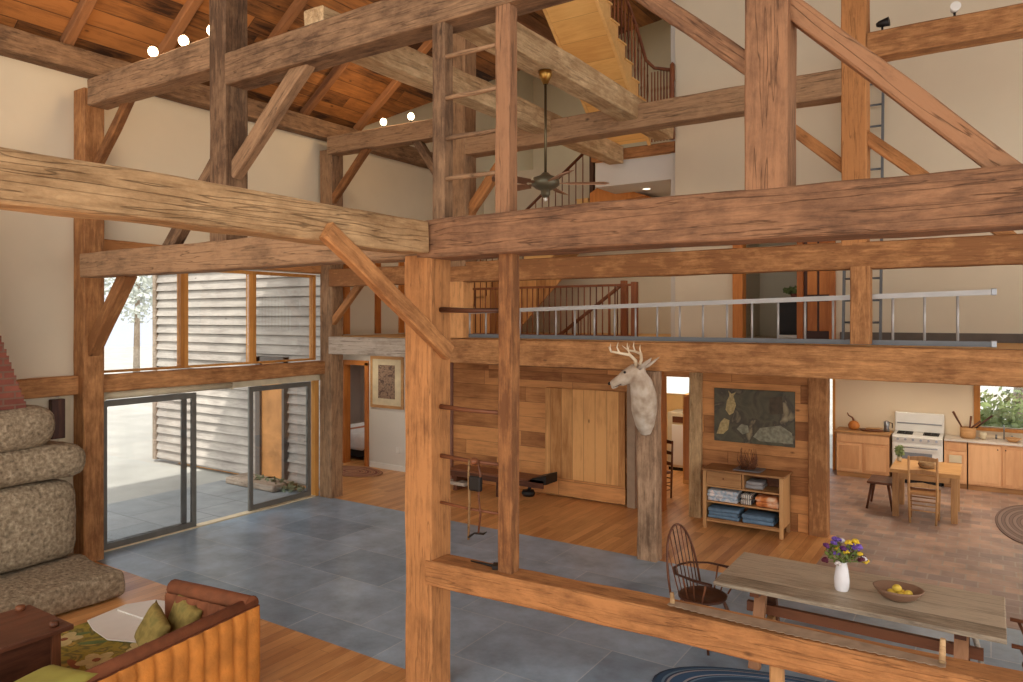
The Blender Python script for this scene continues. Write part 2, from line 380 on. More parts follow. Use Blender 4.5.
# ================================================================ ROOM SHELL
XW = -9.97
struct('floor', B((-10, -4, -.1), (6, 4.95, 0)), 'floor')
struct('floor_slate', B((-10, 4.95, -.1), (6, 8.97, 0)), 'slate')
struct('floor_hall', MB().box((-9.99, 8.97, -.1), (-1.87, 11.42, 0)).box((-9.99, 11.42, -.1), (-3.6, 16.5, 0)).box((-15, 9.43, -.1), (-9.99, 16.5, 0)), 'floor')
struct('floor_kitchen', MB().box((-1.87, 8.97, -.1), (6, 11.42, 0)).box((-3.6, 11.42, -.1), (6, 16.5, 0)), 'brickfloor')
# left (window) wall: pieces around the openings
wl = MB()
wl.box((XW-.15, -4, 0), (XW, 5.12, 6.35))
wl.box((XW-.15, 5.12, 3.93), (XW, 9.3, 6.35))
wl.prism([(9.3, 2.7), (16.35, 2.7), (16.35, 11.3), (9.85, 6.65), (9.3, 6.35)], 'x', XW-.15, XW)
struct('wall_left', wl, 'plaster')
struct('wall_back', B((-10.05, 14.0, 2.75), (-4.26, 14.15, 6.5)), 'plaster')
struct('wall_gallery', MB().box((-4.26, 11.3, 2.75), (-3.3, 11.42, 10.2)).box((-3.3, 11.3, 4.95), (-1.9, 11.42, 10.2)).box((-1.9, 11.3, 2.75), (6, 11.42, 10.2)), 'plaster')
struct('wall_stairwell', B((-4.38, 11.42, 2.75), (-4.26, 16.4, 12)), 'plaster_w')
struct('wall_north', MB().box((-14, 16.2, 6.4), (-4.2, 16.35, 13)), 'plaster')
struct('wall_kitchen', MB().box((-2.7, 16.35, 0), (-.17, 16.5, 2.55)).box((-.17, 16.35, 0), (1.5, 16.5, 1.1)).box((-.17, 16.35, 2.1), (1.5, 16.5, 2.55)).box((1.5, 16.35, 0), (6, 16.5, 2.55)).box((-3.0, 16.35, 2.2), (-2.7, 16.5, 2.55)).box((-4.3, 16.35, 0), (-3.0, 16.5, 2.55)), 'plaster_k')
# ground-floor partition of old boards
pt = MB()
pt.box((-9.0, 11.3, 0), (-4.48, 11.4, 2.5)); pt.box((-4.48, 11.3, 2.2), (-4.0, 11.4, 2.5)); pt.box((-3.82, 11.3, 0), (-2.2, 11.4, 2.5))
struct('wall_boarded', pt, 'boards_h')
wa = MB().box((-11.1, 11.3, 0), (-9.0, 11.42, 2.8)).box((-12.6, 11.3, 0), (-11.78, 11.42, 2.8)).box((-11.78, 11.3, 2.16), (-11.1, 11.42, 2.8))
struct('wall_hall', wa, 'plaster_w')
struct('baseboard_hall', B((-11.0, 11.275, 0), (-9.0, 11.3, .11)), 'white')
# gallery floor / kitchen ceiling, third level slab
struct('floor_gallery', MB().box((-9.96, 9.12, 2.52), (6, 11.3, 2.83)).box((-9.96, 11.3, 2.52), (-4.3, 14.0, 2.83)), 'newwood')
struct('ceiling_kitchen', B((-6.6, 11.42, 2.5), (6, 16.4, 2.8)), 'plaster_k')
struct('ceiling_gallery', B((-5.75, 11.55, 5.42), (-4.38, 14.0, 5.52)), 'plaster_w')
struct('trim_1', B((-5.75, 11.42, 5.42), (-4.38, 11.55, 5.84)), 'plaster_w')
struct('floor_upper', B((-5.75, 11.42, 5.84), (-4.38, 14.0, 6.02)), 'newwood')
tag(timber('landing_edge_beam', 'orange brown beam edging the top landing above the white band', 'beam', (-5.78, 11.36, 5.93), (-4.28, 11.36, 5.93), .1, .17, 'timber_orange'), None)
# doorway trims
for i, (a, b, z) in enumerate(((-11.84, -11.74, 2.2), (-11.14, -11.04, 2.2))):
    struct('trim_%d' % (i+2), B((a, 11.26, 0), (b, 11.44, z)), 'trimwood')
struct('trim_4', B((-11.84, 11.26, 2.14), (-11.04, 11.44, 2.24)), 'trimwood')
struct('trim_5', B((-4.56, 11.22, 0), (-4.46, 11.44, 2.3)), 'trimwood')
struct('trim_6', B((-5.06, 11.2, 0), (-4.92, 11.3, 2.4)), plain('gray_trim', srgb(150, 126, 104), .8))
struct('trim_7', B((-8.99, 11.24, 0), (-8.78, 11.3, 2.4)), plain('mauve_trim', srgb(136, 100, 84), .8))
# roof: main slope, cut along the valley of the cross wing; wing ceiling in plaster
def RZ(x): return 6.62 + .72*(x-XW)
def roof_piece(name, pts, mat, th=.06, zf=RZ):
    s = MB(); A = [s.bm.verts.new((x, y, zf(x) if zf is RZ else zf(y))) for x, y in pts]; Bv = [s.bm.verts.new((v.co.x, v.co.y, v.co.z+th)) for v in A]
    n = len(pts); s.bm.faces.new(A); s.bm.faces.new(Bv[::-1])
    for i in range(n): s.bm.faces.new((A[i], A[(i+1) % n], Bv[(i+1) % n], Bv[i]))
    return struct(name, s, mat)
roof_piece('ceiling', [(XW-.4, -4), (XW-.4, 9.2), (XW, 9.7), (-7.8, 12.45), (-4.29, 16.9), (-2.2, 16.9), (-2.2, -4)], 'roofboards')
ZW = lambda y: 6.62 + .568*(y-9.7)
roof_piece('ceiling_wing', [(-16, 9.2), (XW-.4, 9.2), (XW, 9.7), (-7.8, 12.45), (-4.29, 16.9), (-16, 16.9)], 'plaster', zf=ZW)
roof_piece('ceiling_east', [(-2.2, -4), (-2.2, 16.9), (6.2, 16.9), (6.2, -4)], 'roofboards')  # unseen east slope, carried outward to block the sun from the right
e = bpy.data.objects['ceiling_east']
for v in e.data.vertices: v.co.z = RZ(-2.2) - .72*(v.co.x+2.2) + (.06 if v.index > 3 else 0)

# window wall: header, rail, mullions, glass, sliding door
struct('trim_8', B((XW-.12, 5.14, 2.05), (XW+.02, 9.0, 2.17)), 'trimcream')
struct('trim_9', B((XW+.0, 4.62, .4), (XW+.02, 4.76, 2.2)), 'trimcream')
for i, (a, b) in enumerate(((5.14, 6.37), (6.37, 7.57), (7.57, 8.88))):
    t = thing('window_%d' % (i+1), None, None, (XW, a, 2.41)); t['kind'] = 'structure'
    h = 1.5; wd = b-a
    MB().box((-.1, 0, 0), (0, .06, h)).box((-.1, wd-.06, 0), (0, wd, h)).box((-.1, .06, 0), (0, wd-.06, .03)).box((-.1, .06, h-.05), (0, wd-.06, h)).build('window_frame', 'windowwood', t)
    B((-.055, .06, .03), (-.045, wd-.06, h-.05)).build('pane', 'glass', t)
t = thing('door_1', None, None, (XW, 5.17, 0)); t['kind'] = 'structure'
def panel(y0, y1, x, nm, w_=.075):
    fr = MB().box((x-.04, y0, .02), (x, y0+w_, 2.03)).box((x-.04, y1-w_, .02), (x, y1, 2.03)).box((x-.04, y0+w_, .02), (x, y1-w_, .1)).box((x-.04, y0+w_, 1.95), (x, y1-w_, 2.03)).build(nm, 'doorframe', t)
    B((x-.025, y0+w_, .1), (x-.015, y1-w_, 1.95)).build('pane', 'glass', fr)
panel(.0, 1.4, -.01, 'sliding_panel'); panel(2.38, 3.66, -.07, 'fixed_panel')
panel(.03, 1.28, -.07, 'sliding_panel')
MB().box((-.13, -.02, 0), (.01, 3.7, .02)).build('sill', 'trimcream', t)
struct('trim_10', B((XW-.1, 8.86, 0), (XW, 8.95, 2.05)), 'windowwood')
blind = thing('roller_blind', 'cream roller blind rolled up under the window rail', 'blind', (XW+.06, 5.16, 2.12))
MB().cyl((0, 0, -.01), (0, 1.95, -.01), .055, seg=16).build('fabric_roll', 'trimcream', blind)
for yy in (-.015, 1.95): B((-.02, yy, -.08), (.05, yy+.015, .05)).build('end_cap', 'trimcream', blind)

# ================================================================ EXTERIOR
struct('patio', B((-12.6, 3.5, -.12), (-10.1, 9.3, -.03)), 'patio')
struct('ground', MB().box((-80, -40, -.3), (-12.6, 60, -.06)).box((-12.6, -40, -.3), (-10.1, 3.5, -.06)).box((-12.6, 16.6, -.3), (60, 60, -.06)), 'snow')
cw = MB(); z = 0
for i in range(37):
    z = .05+i*.185
    cw.prism([(9.32, z), (9.255, z), (9.306, z+.165), (9.32, z+.178)], 'x', -15.6, -10.13)
cw.box((-15.6, 9.32, 0), (-10.13, 9.42, 6.9))
struct('wall_wing', cw, 'clap')
struct('trim_11', B((-15.68, 9.24, 0), (-15.56, 9.45, 6.9)), 'timber_gray')
d2 = thing('door_2', None, None, (-11.9, 9.3, 0)); d2['kind'] = 'structure'
MB().box((.03, -.09, .02), (.65, -.03, 2.3)).build('door_leaf', plain('weathered_orange_boards', srgb(196, 140, 84), .7, var=.3, scale=3), d2)
MB().box((-.1, -.14, .02), (.03, -.0, 2.4)).box((.65, -.12, .02), (.72, -.0, 2.4)).box((-.1, -.14, 2.3), (.72, 0, 2.4)).build('door_casing', plain('dark_gray_casing', srgb(96, 92, 88), .8), d2)
st = MB().box((-12.3, 8.7, -.03), (-10.9, 9.2, .1), bevel=.03).jitter(.01).build('doorstep', 'timber_gray'); tag(st, 'pale gray stone doorstep outside the wing door', 'doorstep')
def leafcloud(mb, c, r, n, size=.12, seed=1):
    rnd = random.Random(seed)
    for _ in range(n):
        v = Vector((rnd.gauss(0, 1), rnd.gauss(0, 1), rnd.gauss(0, 1))).normalized()*(rnd.random()**.4)
        p = Vector(c)+Vector((v.x*r[0], v.y*r[1], v.z*r[2]))
        a = Vector((rnd.gauss(0, 1), rnd.gauss(0, 1), rnd.gauss(0, 1))).normalized(); b = a.orthogonal().normalized(); s_ = size*(.6+rnd.random()*.8)
        q = [mb.bm.verts.new(p+x) for x in (a*s_, b*s_*.5, -a*s_, -b*s_*.5)]; mb.bm.faces.new(q)
    return mb
M['leaf'] = plain('green_leaves', srgb(120, 136, 84), .8, var=.3, scale=1)
M['leafpale'] = plain('pale_leaves', srgb(190, 196, 190), .8, var=.2, scale=1)
def tree(x, y, h, r, mat, label, seed):
    t = thing('tree', label, 'tree', (x, y, -.1))
    MB().tube([(0, 0, 0), (.1, 0, h*.5), (0, .1, h*.8)], [.18, .13, .06]).build('trunk', 'timber_gray', t)
    leafcloud(MB(), (0, 0, h*.7), (r, r, h*.36), 1500, .16, seed).build('crown', mat, t)
tree(-38, 21.5, 8.5, 2.0, 'leafpale', 'bare pale tree beyond the corner of the clapboard wing', 3)
tree(-44, 13, 4.6, 2.0, 'leafpale', 'pale tree far across the yard seen through the window glass', 4)
tree(.6, 24, 4.4, 3.0, 'leaf', 'green leafy tree behind the kitchen window', 5)
tree(5.0, 23, 4, 2.6, 'leaf', 'leafy green tree at the right edge of the kitchen window view', 6)
def shrub(x, y, r, h, mat, label, seed):
    t = thing('shrub', label, 'shrub', (x, y, -.1))
    MB().tube([(0, 0, 0), (.05, 0, h*.6)], [.05, .02]).build('stem', 'timber_gray', t); leafcloud(MB(), (0, 0, h*.5), (r, r, h*.5), 900, .09, seed).build('foliage', mat, t)
shrub(.1, 19.2, .8, 1.3, 'leaf', 'green shrub outside the kitchen window, left part of the view', 21)
shrub(1.6, 19.6, .9, 1.5, 'leafpale', 'pale green shrub outside the kitchen window, right part of the view', 22)
shrub(.7, 21.5, 1.4, 1.6, 'leaf', 'tall green shrub behind the other two outside the kitchen window', 23)
leafcloud(MB(), (-11.3, 9.0, .03), (.9, .22, .1), 500, .05, 9).build('ivy', plain('dark_ivy', srgb(88, 104, 78), .8)); tag(bpy.data.objects['ivy'], 'low green ground ivy growing along the foot of the clapboard wall', 'ivy', kind='stuff')

# ================================================================ TIMBER FRAME
# ---- front bent (Y about 4.8)
post('timber_post', 'tall brown wall post between the stone fireplace and the sliding glass door', -9.83, 4.93, 0, 6.1, .27, .26, 'honey')
post('timber_post', 'thick orange central post standing free on the slate floor in the foreground', -3.995, 4.79, 0, 3.67, .29, .27, 'timber_orange')
post('timber_post', 'brown upper post rising to the roof left of centre, with a brace on each side', -6.72, 4.8, 3.94, 8.4, .27, .28, 'timber')
post('timber_post', 'dark thick upper post standing on the big beam, right of the ceiling fan', -1.175, 4.79, 3.93, 8.6, .26, .26, 'timber_red')
timber('tie_beam', 'bowed brown tie beam running over the glass door from wall post to central post', 'beam', (-9.5, 4.79, 3.81), (-4.0, 4.79, 3.80), .27, .3, 'timber')
timber('tie_beam', 'massive dark brown hewn beam crossing the right half of the picture', 'beam', (-4.0, 4.82, 3.805), (2.6, 4.82, 3.805), .34, .32, 'timber_red', rough=.012)
timber('tie_beam', 'short brown upper beam carrying three lit bulbs at the top left', 'beam', (-9.35, 4.8, 5.95), (-6.86, 4.8, 5.95), .26, .33, 'timber')
timber('tie_beam', 'brown upper beam climbing to the top edge, above the small built-in ladder', 'beam', (-6.6, 4.8, 5.72), (-1.3, 4.8, 5.75), .28, .33, 'timber')
timber('girt', 'long orange brown beam at railing height with a crosscut saw lying on it', 'beam', (-3.9, 4.77, 1.055), (2.6, 4.77, 1.16), .24, .20, 'timber_orange')
timber('plate_beam', 'beam lying along the top of the window wall under the roof boards', 'beam', (-9.86, -3, 6.46), (-9.86, 12.9, 6.46), .24, .3, 'timber')
timber('summer_beam', 'pale hewn beam coming in from the left edge to the head of the central post', 'beam', (-3.99, -2.0, 3.815), (-3.99, 4.62, 3.815), .27, .26, 'timber_pale', rough=.014)
timber('knee_brace', 'long orange diagonal brace from the pale hewn beam down to the central post', 'brace', (-3.83, 3.50, 3.76), (-3.83, 4.85, 2.86), .09, .14, 'honey')
timber('knee_brace', 'brown brace bending from wall post up to tie beam over the glass door', 'brace', (-9.84, 4.93, 2.62), (-8.88, 4.93, 3.7), .16, .17, 'honey')
timber('knee_brace', 'slim brace at top left from the wall post up to the bulb beam', 'brace', (-9.78, 4.93, 4.95), (-8.7, 4.93, 6.0), .1, .12, 'timber_orange')
timber('knee_brace', 'brown brace rising from the bowed tie beam to the left side of the upper post', 'brace', (-7.86, 4.8, 3.85), (-6.8, 4.8, 4.92), .12, .16, 'timber')
timber('knee_brace', 'brace rising right from the upper post to the climbing upper beam', 'brace', (-6.62, 4.8, 4.66), (-5.45, 4.8, 5.68), .12, .17, 'timber')
timber('knee_brace', 'dark brace descending from the top edge into the left side of the thick upper post', 'brace', (-2.6, 4.8, 5.92), (-1.2, 4.8, 4.69), .12, .12, 'timber_red')
timber('knee_brace', 'long dark brace slanting down from the thick upper post toward the right edge', 'brace', (-1.15, 4.8, 5.2), (.16, 4.8, 3.86), .12, .125, 'timber_red')
timber('stud', 'short light stud under the saw beam at the bottom edge', 'stud', (-1.13, 4.77, 0), (-1.13, 4.77, 1.0), .08, .08, 'wx', up=(1, 0, 0))
# upper built-in ladder
lad = thing('built_in_ladder', 'upper built-in ladder with two square rails and four pole rungs on the big beam', 'ladder', (-3.48, 4.74, 3.95))
def rail(z0, z1, x, w, par, y=0, mat='timber_orange', m=.12):
    o = timber_bm(z1-z0, m, w, .004, .008, seed=x*9).build('rail', mat, par)
    o.matrix_local = Matrix.Translation((x, y, z0)) @ Matrix(((0, 0, 1), (0, 1, 0), (-1, 0, 0))).to_4x4().inverted() if False else Matrix.Translation((x, y, z0)) @ Euler((0, -PI/2, 0)).to_matrix().to_4x4()
    return o
rail(0, 1.66, -.315, .13, lad, mat='timber'); rail(0, 2.9, .315, .135, lad, mat='timber_red')
for zz in (.34, .67, 1.0, 1.34):
    MB().tube([(-.3, -.03, zz), (-.1, -.03, zz+.003), (.1, -.03, zz-.003), (.3, -.03, zz)], [.02, .022, .019, .017], 8).build('rung', 'timber', lad)
lad2 = thing('built_in_ladder', 'lower built-in ladder of thin rungs between the central post and a slim stud', 'ladder', (-3.165, 4.78, 1.16))
rail(0, 2.50, 0, .13, lad2, mat='timber_orange')
for zz, r_ in ((2.06, .02), (1.25, .018), (.84, .016), (.45, .012)):
    MB().tube([(-.70, -.0, zz), (-.35, -.01, zz-.01), (-.04, 0, zz-.01)], [r_*1.2, r_, r_*.9], 8).build('rung', 'darkx', lad2)
# ---- rear bent (Y about 9.0)
post('timber_post', 'weathered corner post at the right end of the sliding glass door', -9.77, 9.06, 0, 6.1, .3, .28, 'timber')
post('timber_post', 'upper gallery post beside the built-in ladder, rising behind the pale beams', -6.81, 9.0, 3.94, 7.9, .31, .3, 'timber')
post('timber_post', 'short light post between gallery floor beam and rail beam, left end of balusters', -6.86, 8.99, 2.85, 3.72, .3, .26, 'honey')
post('timber_post', 'knotty gray post carrying the deer head, standing at the edge of the slate', -3.735, 8.97, 0, 2.46, .27, .2, 'knotty', rough=.014)
post('timber_post', 'upper orange post right of the thick dark post, beside the leaning ladder', -1.275, 9.0, 3.96, 8.2, .26, .28, 'timber_orange')
post('timber_post', 'short orange post between gallery floor beam and rail beam in front of ladder', -1.205, 8.93, 2.86, 3.72, .2, .2, 'honey')
timber('gallery_beam', 'whitish gray floor beam over the hall doorway and framed print', 'beam', (-9.62, 8.98, 2.67), (-7.0, 8.98, 2.67), .26, .3, 'timber_gray')
timber('gallery_beam', 'long deep orange floor beam under the gallery, behind the antlers', 'beam', (-7.0, 8.98, 2.65), (2.6, 8.98, 2.65), .26, .37, 'honey')
timber('rail_beam', 'long orange horizontal beam at railing height along the gallery', 'beam', (-9.62, 8.98, 3.85), (2.6, 8.98, 3.84), .24, .3, 'honey')
timber('tie_beam', 'short rear tie beam with two lit bulbs, left of the gallery post', 'beam', (-9.65, 8.98, 6.15), (-6.96, 8.98, 6.12), .26, .3, 'timber')
timber('tie_beam', 'long rear tie beam passing behind the ceiling fan rod under the pine stair', 'beam', (-6.66, 9.0, 5.78), (-1.4, 9.0, 5.8), .28, .31, 'timber')
timber('tie_beam', 'rear tie beam at the top right corner with two small spotlights', 'beam', (-1.14, 9.0, 6.15), (2.6, 9.0, 6.15), .27, .28, 'honey')
timber('knee_brace', 'brace from the corner post up to the rear tie with two bulbs', 'brace', (-9.66, 8.98, 5.2), (-8.75, 8.98, 6.08), .1, .13, 'timber_orange')
timber('knee_brace', 'small pale brace under the gallery rail beam at the corner post', 'brace', (-9.68, 8.98, 3.05), (-8.95, 8.98, 3.76), .1, .12, 'timber_orange')
timber('knee_brace', 'brace rising right from the gallery post to the long rear tie beam', 'brace', (-6.72, 9.0, 4.72), (-5.85, 9.0, 5.72), .12, .16, 'timber_orange')
timber('knee_brace', 'brace rising left from the gallery post behind the ladder rail', 'brace', (-6.9, 9.0, 4.9), (-7.75, 9.0, 6.05), .12, .14, 'timber')
timber('knee_brace', 'thin brace sloping down right from the upper orange post beside the ladder', 'brace', (-1.2, 9.0, 5.2), (.2, 9.0, 3.93), .1, .13, 'timber_orange')
timber('knee_brace', 'thin brace between the thick dark post and the upper orange post', 'brace', (-2.35, 9.0, 5.74), (-1.3, 9.0, 4.78), .1, .13, 'timber_orange')
# ---- lengthwise pale joists and wall girts
timber('loft_joist', 'pale hewn joist ending near the fan rod, left one of the pale pair', 'beam', (-5.3, 4.7, 5.9), (-5.3, 11.3, 5.9), .27, .29, 'joist_pale', rough=.014)
timber('loft_joist', 'pale hewn joist that the ceiling fan hangs from', 'beam', (-3.98, 4.7, 5.9), (-3.98, 10.15, 5.9), .28, .29, 'joist_pale', rough=.014)
timber('wall_girt', 'narrow brown rail between the upper windows and the sliding glass door', 'rail', (-9.88, 5.06, 2.28), (-9.88, 8.95, 2.28), .2, .23, 'honey')
timber('wall_girt', 'short orange rail on the cream wall between brick chimney and wall post', 'rail', (-9.9, 2.5, 2.28), (-9.9, 4.8, 2.28), .15, .24, 'honey')
timber('wall_girt', 'thin orange header on the wall above the upper windows', 'rail', (-9.93, 5.06, 4.08), (-9.93, 8.95, 4.05), .1, .24, 'timber_orange')
timber('roof_purlin', 'dark purlin under the roof boards beyond the pale joists', 'beam', (-7.1, -3, RZ(-7.1)-.14), (-7.1, 13.2, RZ(-7.1)-.14), .2, .22, 'rafter')
for i, (yy, lb) in enumerate(((1.0, 'rafter nearest the camera above the fireplace'), (2.2, 'second rafter from the camera above the fireplace'), (3.4, 'rafter above the cream wall left of the wall post'), (4.66, 'dark rafter over the left wall post, first one in the top left corner'), (5.8, 'rafter rising behind the bulb beam at the upper left'), (7.15, 'rafter rising behind the upper post with two braces'), (8.5, 'rafter just left of the rear bulb beam'), (9.75, 'last long rafter, running up from the two rear bulbs'))):
    if i in (0, 1): continue
    x1 = -2.3
    timber('rafter', lb, 'rafter', (-9.85, yy, RZ(-9.85)-.06), (x1, yy, RZ(x1)-.06), .13, .12, 'rafter')
# gallery-side door jambs on the left wall, upper level
for i, yy in enumerate((9.6, 10.42, 11.1)):
    struct('trim_%d' % (12+i), B((XW, yy-.07, 2.85), (XW+.04, yy+.07, 4.4)), 'trimwood')
#@@PART2@@
# ================================================================ STAIRS
US = lambda y: 7.65-.875*(y-9.3)
st = thing('upper_stair', 'pale pine stair seen from below, climbing toward the roof at top centre', 'stairs', (-5.08, 11.1, 6.02))
def W2(o): return None
sx0, sx1 = -5.5-(-5.08), -4.66-(-5.08)
def L3(y, z): return (y-11.1, z-6.02)
MB().prism([L3(11.15, US(11.15)), L3(5.2, US(5.2)), L3(5.2, US(5.2)+.04), L3(11.15, US(11.15)+.04)], 'x', sx0+.03, sx1-.03).build('underside_boards', 'newply', st)
def saw_poly():
    pts = [L3(11.2, US(11.2)-.02), L3(5.2, US(5.2)-.02)]; n = 24; top = []
    y = 11.2; z = US(11.2)+.2
    for i in range(n):
        z2 = z+.875*.25; top += [L3(y, z2), L3(y-.25, z2)]; y -= .25; z = z2
    top = top[::-1]
    return pts+top
sp = saw_poly()
MB().prism(sp, 'x', sx1-.03, sx1+.02).build('stringer', 'newwood', st); MB().prism(sp, 'x', sx0-.02, sx0+.03).build('stringer', 'newwood', st)
y = 11.2; z = US(11.2)+.2
for i in range(24):
    z += .875*.25; a = L3(y, z); MB().box((sx0-.03, a[0]-.27, a[1]), (sx1+.04, a[0]+.03, a[1]+.03), bevel=.008).build('tread', 'newwood', st); y -= .25
def bal_bm(x, y, z0, z1):
    h = z1-z0
    return MB().lathe([(.014, 0), (.014, h*.15), (.02, h*.2), (.012, h*.24), (.02, h*.45), (.013, h*.7), (.018, h*.74), (.012, h*.78), (.012, h)], (x, y, z0), 6)
RZ_ = lambda y: US(y)+.2+.22+.86
n = 0
for i in range(24):
    y0 = 11.2-.25*i; zt = US(11.2)+.2+.875*.25*(i+1)+.03
    for dy in (.06, .185):
        yy = y0-dy; a = L3(yy, zt); r = L3(yy, max(RZ_(yy), 7.12))
        bal_bm(sx1-.01, a[0], a[1], r[1]).build('baluster', 'redwood', st)
pts = [(sx1-.01,)+L3(5.3, RZ_(5.3)), (sx1-.01,)+L3(10.3, RZ_(10.3)), (sx1-.01,)+L3(10.7, RZ_(10.7)+.03), (sx1+.02,)+L3(11.0, 7.3), (sx1+.1,)+L3(11.15, 7.2), (sx1+.36,)+L3(11.22, 7.14)]
MB().tube(pts, .028, 8).build('handrail', 'redwood', st)
for k in range(7):
    bal_bm(sx1+.03+k*.052, L3(11.22, 0)[0], 0, 1.14).build('baluster', 'redwood', st)
MB().lathe([(.04, 0), (.04, .2), (.03, .25), (.038, .6), (.03, .9), (.04, .95), (.04, 1.2), (.01, 1.24)], (sx1+.38, .12, 0), 10).build('newel', 'redwood', st)

ms = thing('middle_stair', 'stair behind the ceiling fan with slanting brown rail and thin balusters', 'stairs', (-9.3, 12.4, 2.83))
hr = lambda x: 5.31+.76*(x+7.77)          # handrail height
for nm, yy in (('stringer', 0.0), ('stringer', .85)):
    x0, x1 = -9.3, -6.4
    poly = [(0, 0), (0.35, 0)] + [(x1+9.3, hr(x1)-1.3-2.83), (x1+9.3, hr(x1)-.92-2.83)]
    steps = []; nst = 12; run = (x1-x0)/nst
    for i in range(nst, 0, -1):
        zt = hr(x0+run*i)-.95-2.83; steps += [(x0+run*i+9.3, zt), (x0+run*(i-1)+9.3, zt)]
    MB().prism([(0, 0), (.3, 0), (x1+9.3, hr(x1)-1.32-2.83)]+steps, 'y', yy, yy+.04).build(nm, 'newwood', ms)
for i in range(1, 13):
    xx = run*(i-1); zt = hr(x0+run*i)-.95-2.83
    MB().box((xx-.03, -.02, zt), (xx+run, .91, zt+.03)).build('tread', 'newwood', ms)
MB().prism([(.35, .0), (.4, 0), (x1+9.3, hr(x1)-1.30-2.83), (x1+9.3, hr(x1)-1.26-2.83)], 'y', .04, .85).build('underside_boards', 'wx', ms)
MB().tube([(x0-.1+9.3, -.03, hr(x0-.1)-2.83), (-6.3+9.3, -.03, hr(-6.3)-2.83)], .03, 8).build('handrail', 'redwood', ms)
k = 0; xx = -9.2
while xx < -6.4:
    MB().cyl((xx+9.3, -.03, hr(xx)-.95-2.83), (xx+9.3, -.03, hr(xx)-2.83), .012, seg=6).build('baluster', 'redwood', ms); xx += .15
B((-6.34+9.3, -.07, hr(-6.3)-1.2-2.83), (-6.26+9.3, .01, hr(-6.3)+.02-2.83)).build('newel', 'darkz', ms)
MB().prism([(.0, .0), (1.24, 0), (2.4, 1.15), (0, 1.15)], 'y', -.02, .02).build('panelling', 'boards_v', ms)
MB().prism([(3.04, 2.42), (3.04, 2.65), (3.31, 2.81), (4.15, 2.51), (3.3, 2.42)], 'y', -.2, .7).build('soffit_panel', 'trimwood', ms)

bl = thing('gallery_balustrade', 'row of thin brown balusters under a rail on the gallery, left of the lilac wall', 'railing', (-8.5, 11.4, 2.83))
MB().box((0, -.03, .86), (3.52, .03, .9), bevel=.008).build('handrail', 'redwood', bl)
for i in range(29):
    MB().cyl((.06+i*.118, 0, 0), (.06+i*.118, 0, .87), .013, seg=6).build('baluster', 'redwood', bl)
B((3.44, -.05, 0), (3.54, .05, .93), bevel=.008).build('newel', 'redwood', bl)
B((-.05, -.04, -.0), (3.52, .04, .03)).build('shoe_rail', 'darkx', bl)
hn = thing('stair_handrail', 'dark slanting handrail with brown spindles, seen through the gallery balusters', 'railing', (-7.2, 12.2, 2.83))
MB().tube([(0, 0, -.1), (.3, 0, .0), (1.62, 0, .95)], .035, 8).build('handrail', 'darkx', hn)
for i in range(8): MB().cyl((.45+i*.15, 0, 0), (.45+i*.15, 0, .1+i*.108), .013, seg=6).build('baluster', 'redwood', hn)
B((1.58, -.05, 0), (1.68, .05, 1.0), bevel=.008).build('newel', 'redwood', hn)

# ================================================================ ROOMS BEHIND
struct('wall_gallery_room', MB().box((-3.45, 13.2, 2.83), (-1.7, 13.3, 5)).box((-3.5, 11.43, 2.83), (-3.42, 13.2, 5)).box((-1.78, 11.43, 2.83), (-1.7, 13.2, 5)).box((-3.5, 11.43, 4.96), (-1.7, 13.3, 5.04)).box((-3.42, 11.43, 2.8), (-1.78, 13.2, 2.84)), 'plaster')
for i, (a, b) in enumerate(((-3.32, -3.17), (-2.38, -2.3), (-1.94, -1.86))):
    struct('trim_%d' % (16+i), B((a, 11.24, 2.83), (b, 11.44, 4.95)), 'trimwood')
dr = thing('door_3', None, None, (-2.34, 11.33, 2.84)); dr['kind'] = 'structure'
dl = B((.04, 0, 0), (.44, .04, 2.05)).build('door_leaf', 'darkz', dr)
for z0, z1 in ((.12, .55), (.65, 1.15), (1.25, 1.95)):
    MB().box((.09, -.015, z0), (.225, 0, z1), bevel=.008).build('panel', 'trimwood', dl); MB().box((.255, -.015, z0), (.39, 0, z1), bevel=.008).build('panel', 'trimwood', dl)
tvt = thing('black_cabinet', 'black box in the gallery doorway with a leafy plant on its top', 'cabinet', (-2.78, 11.75, 2.84))
MB().box((0, 0, 0), (.45, .35, .05), bevel=.01).build('base', 'white', tvt); MB().box((0, 0, .05), (.45, .35, .62), bevel=.01).build('body', 'dark', tvt)
MB().box((.02, -.015, .08), (.43, 0, .6), bevel=.006).build('front', 'black', tvt)
gp = thing('potted_plant', 'small green plant spreading over the top of the black gallery box', 'plant', (-2.55, 11.92, 3.46))
MB().lathe([(.05, 0), (.07, .07), (.065, .07), (.03, .02)], (0, 0, 0), 14).build('pot', 'brick', gp); leafcloud(MB(), (0, 0, .12), (.18, .12, .06), 140, .04, 3).build('leaves', 'leaf', gp)
struct('baseboard_gallery', B((-1.8, 11.27, 2.83), (6, 11.3, 2.95)), plain('dark_baseboard', srgb(98, 90, 82), .7))
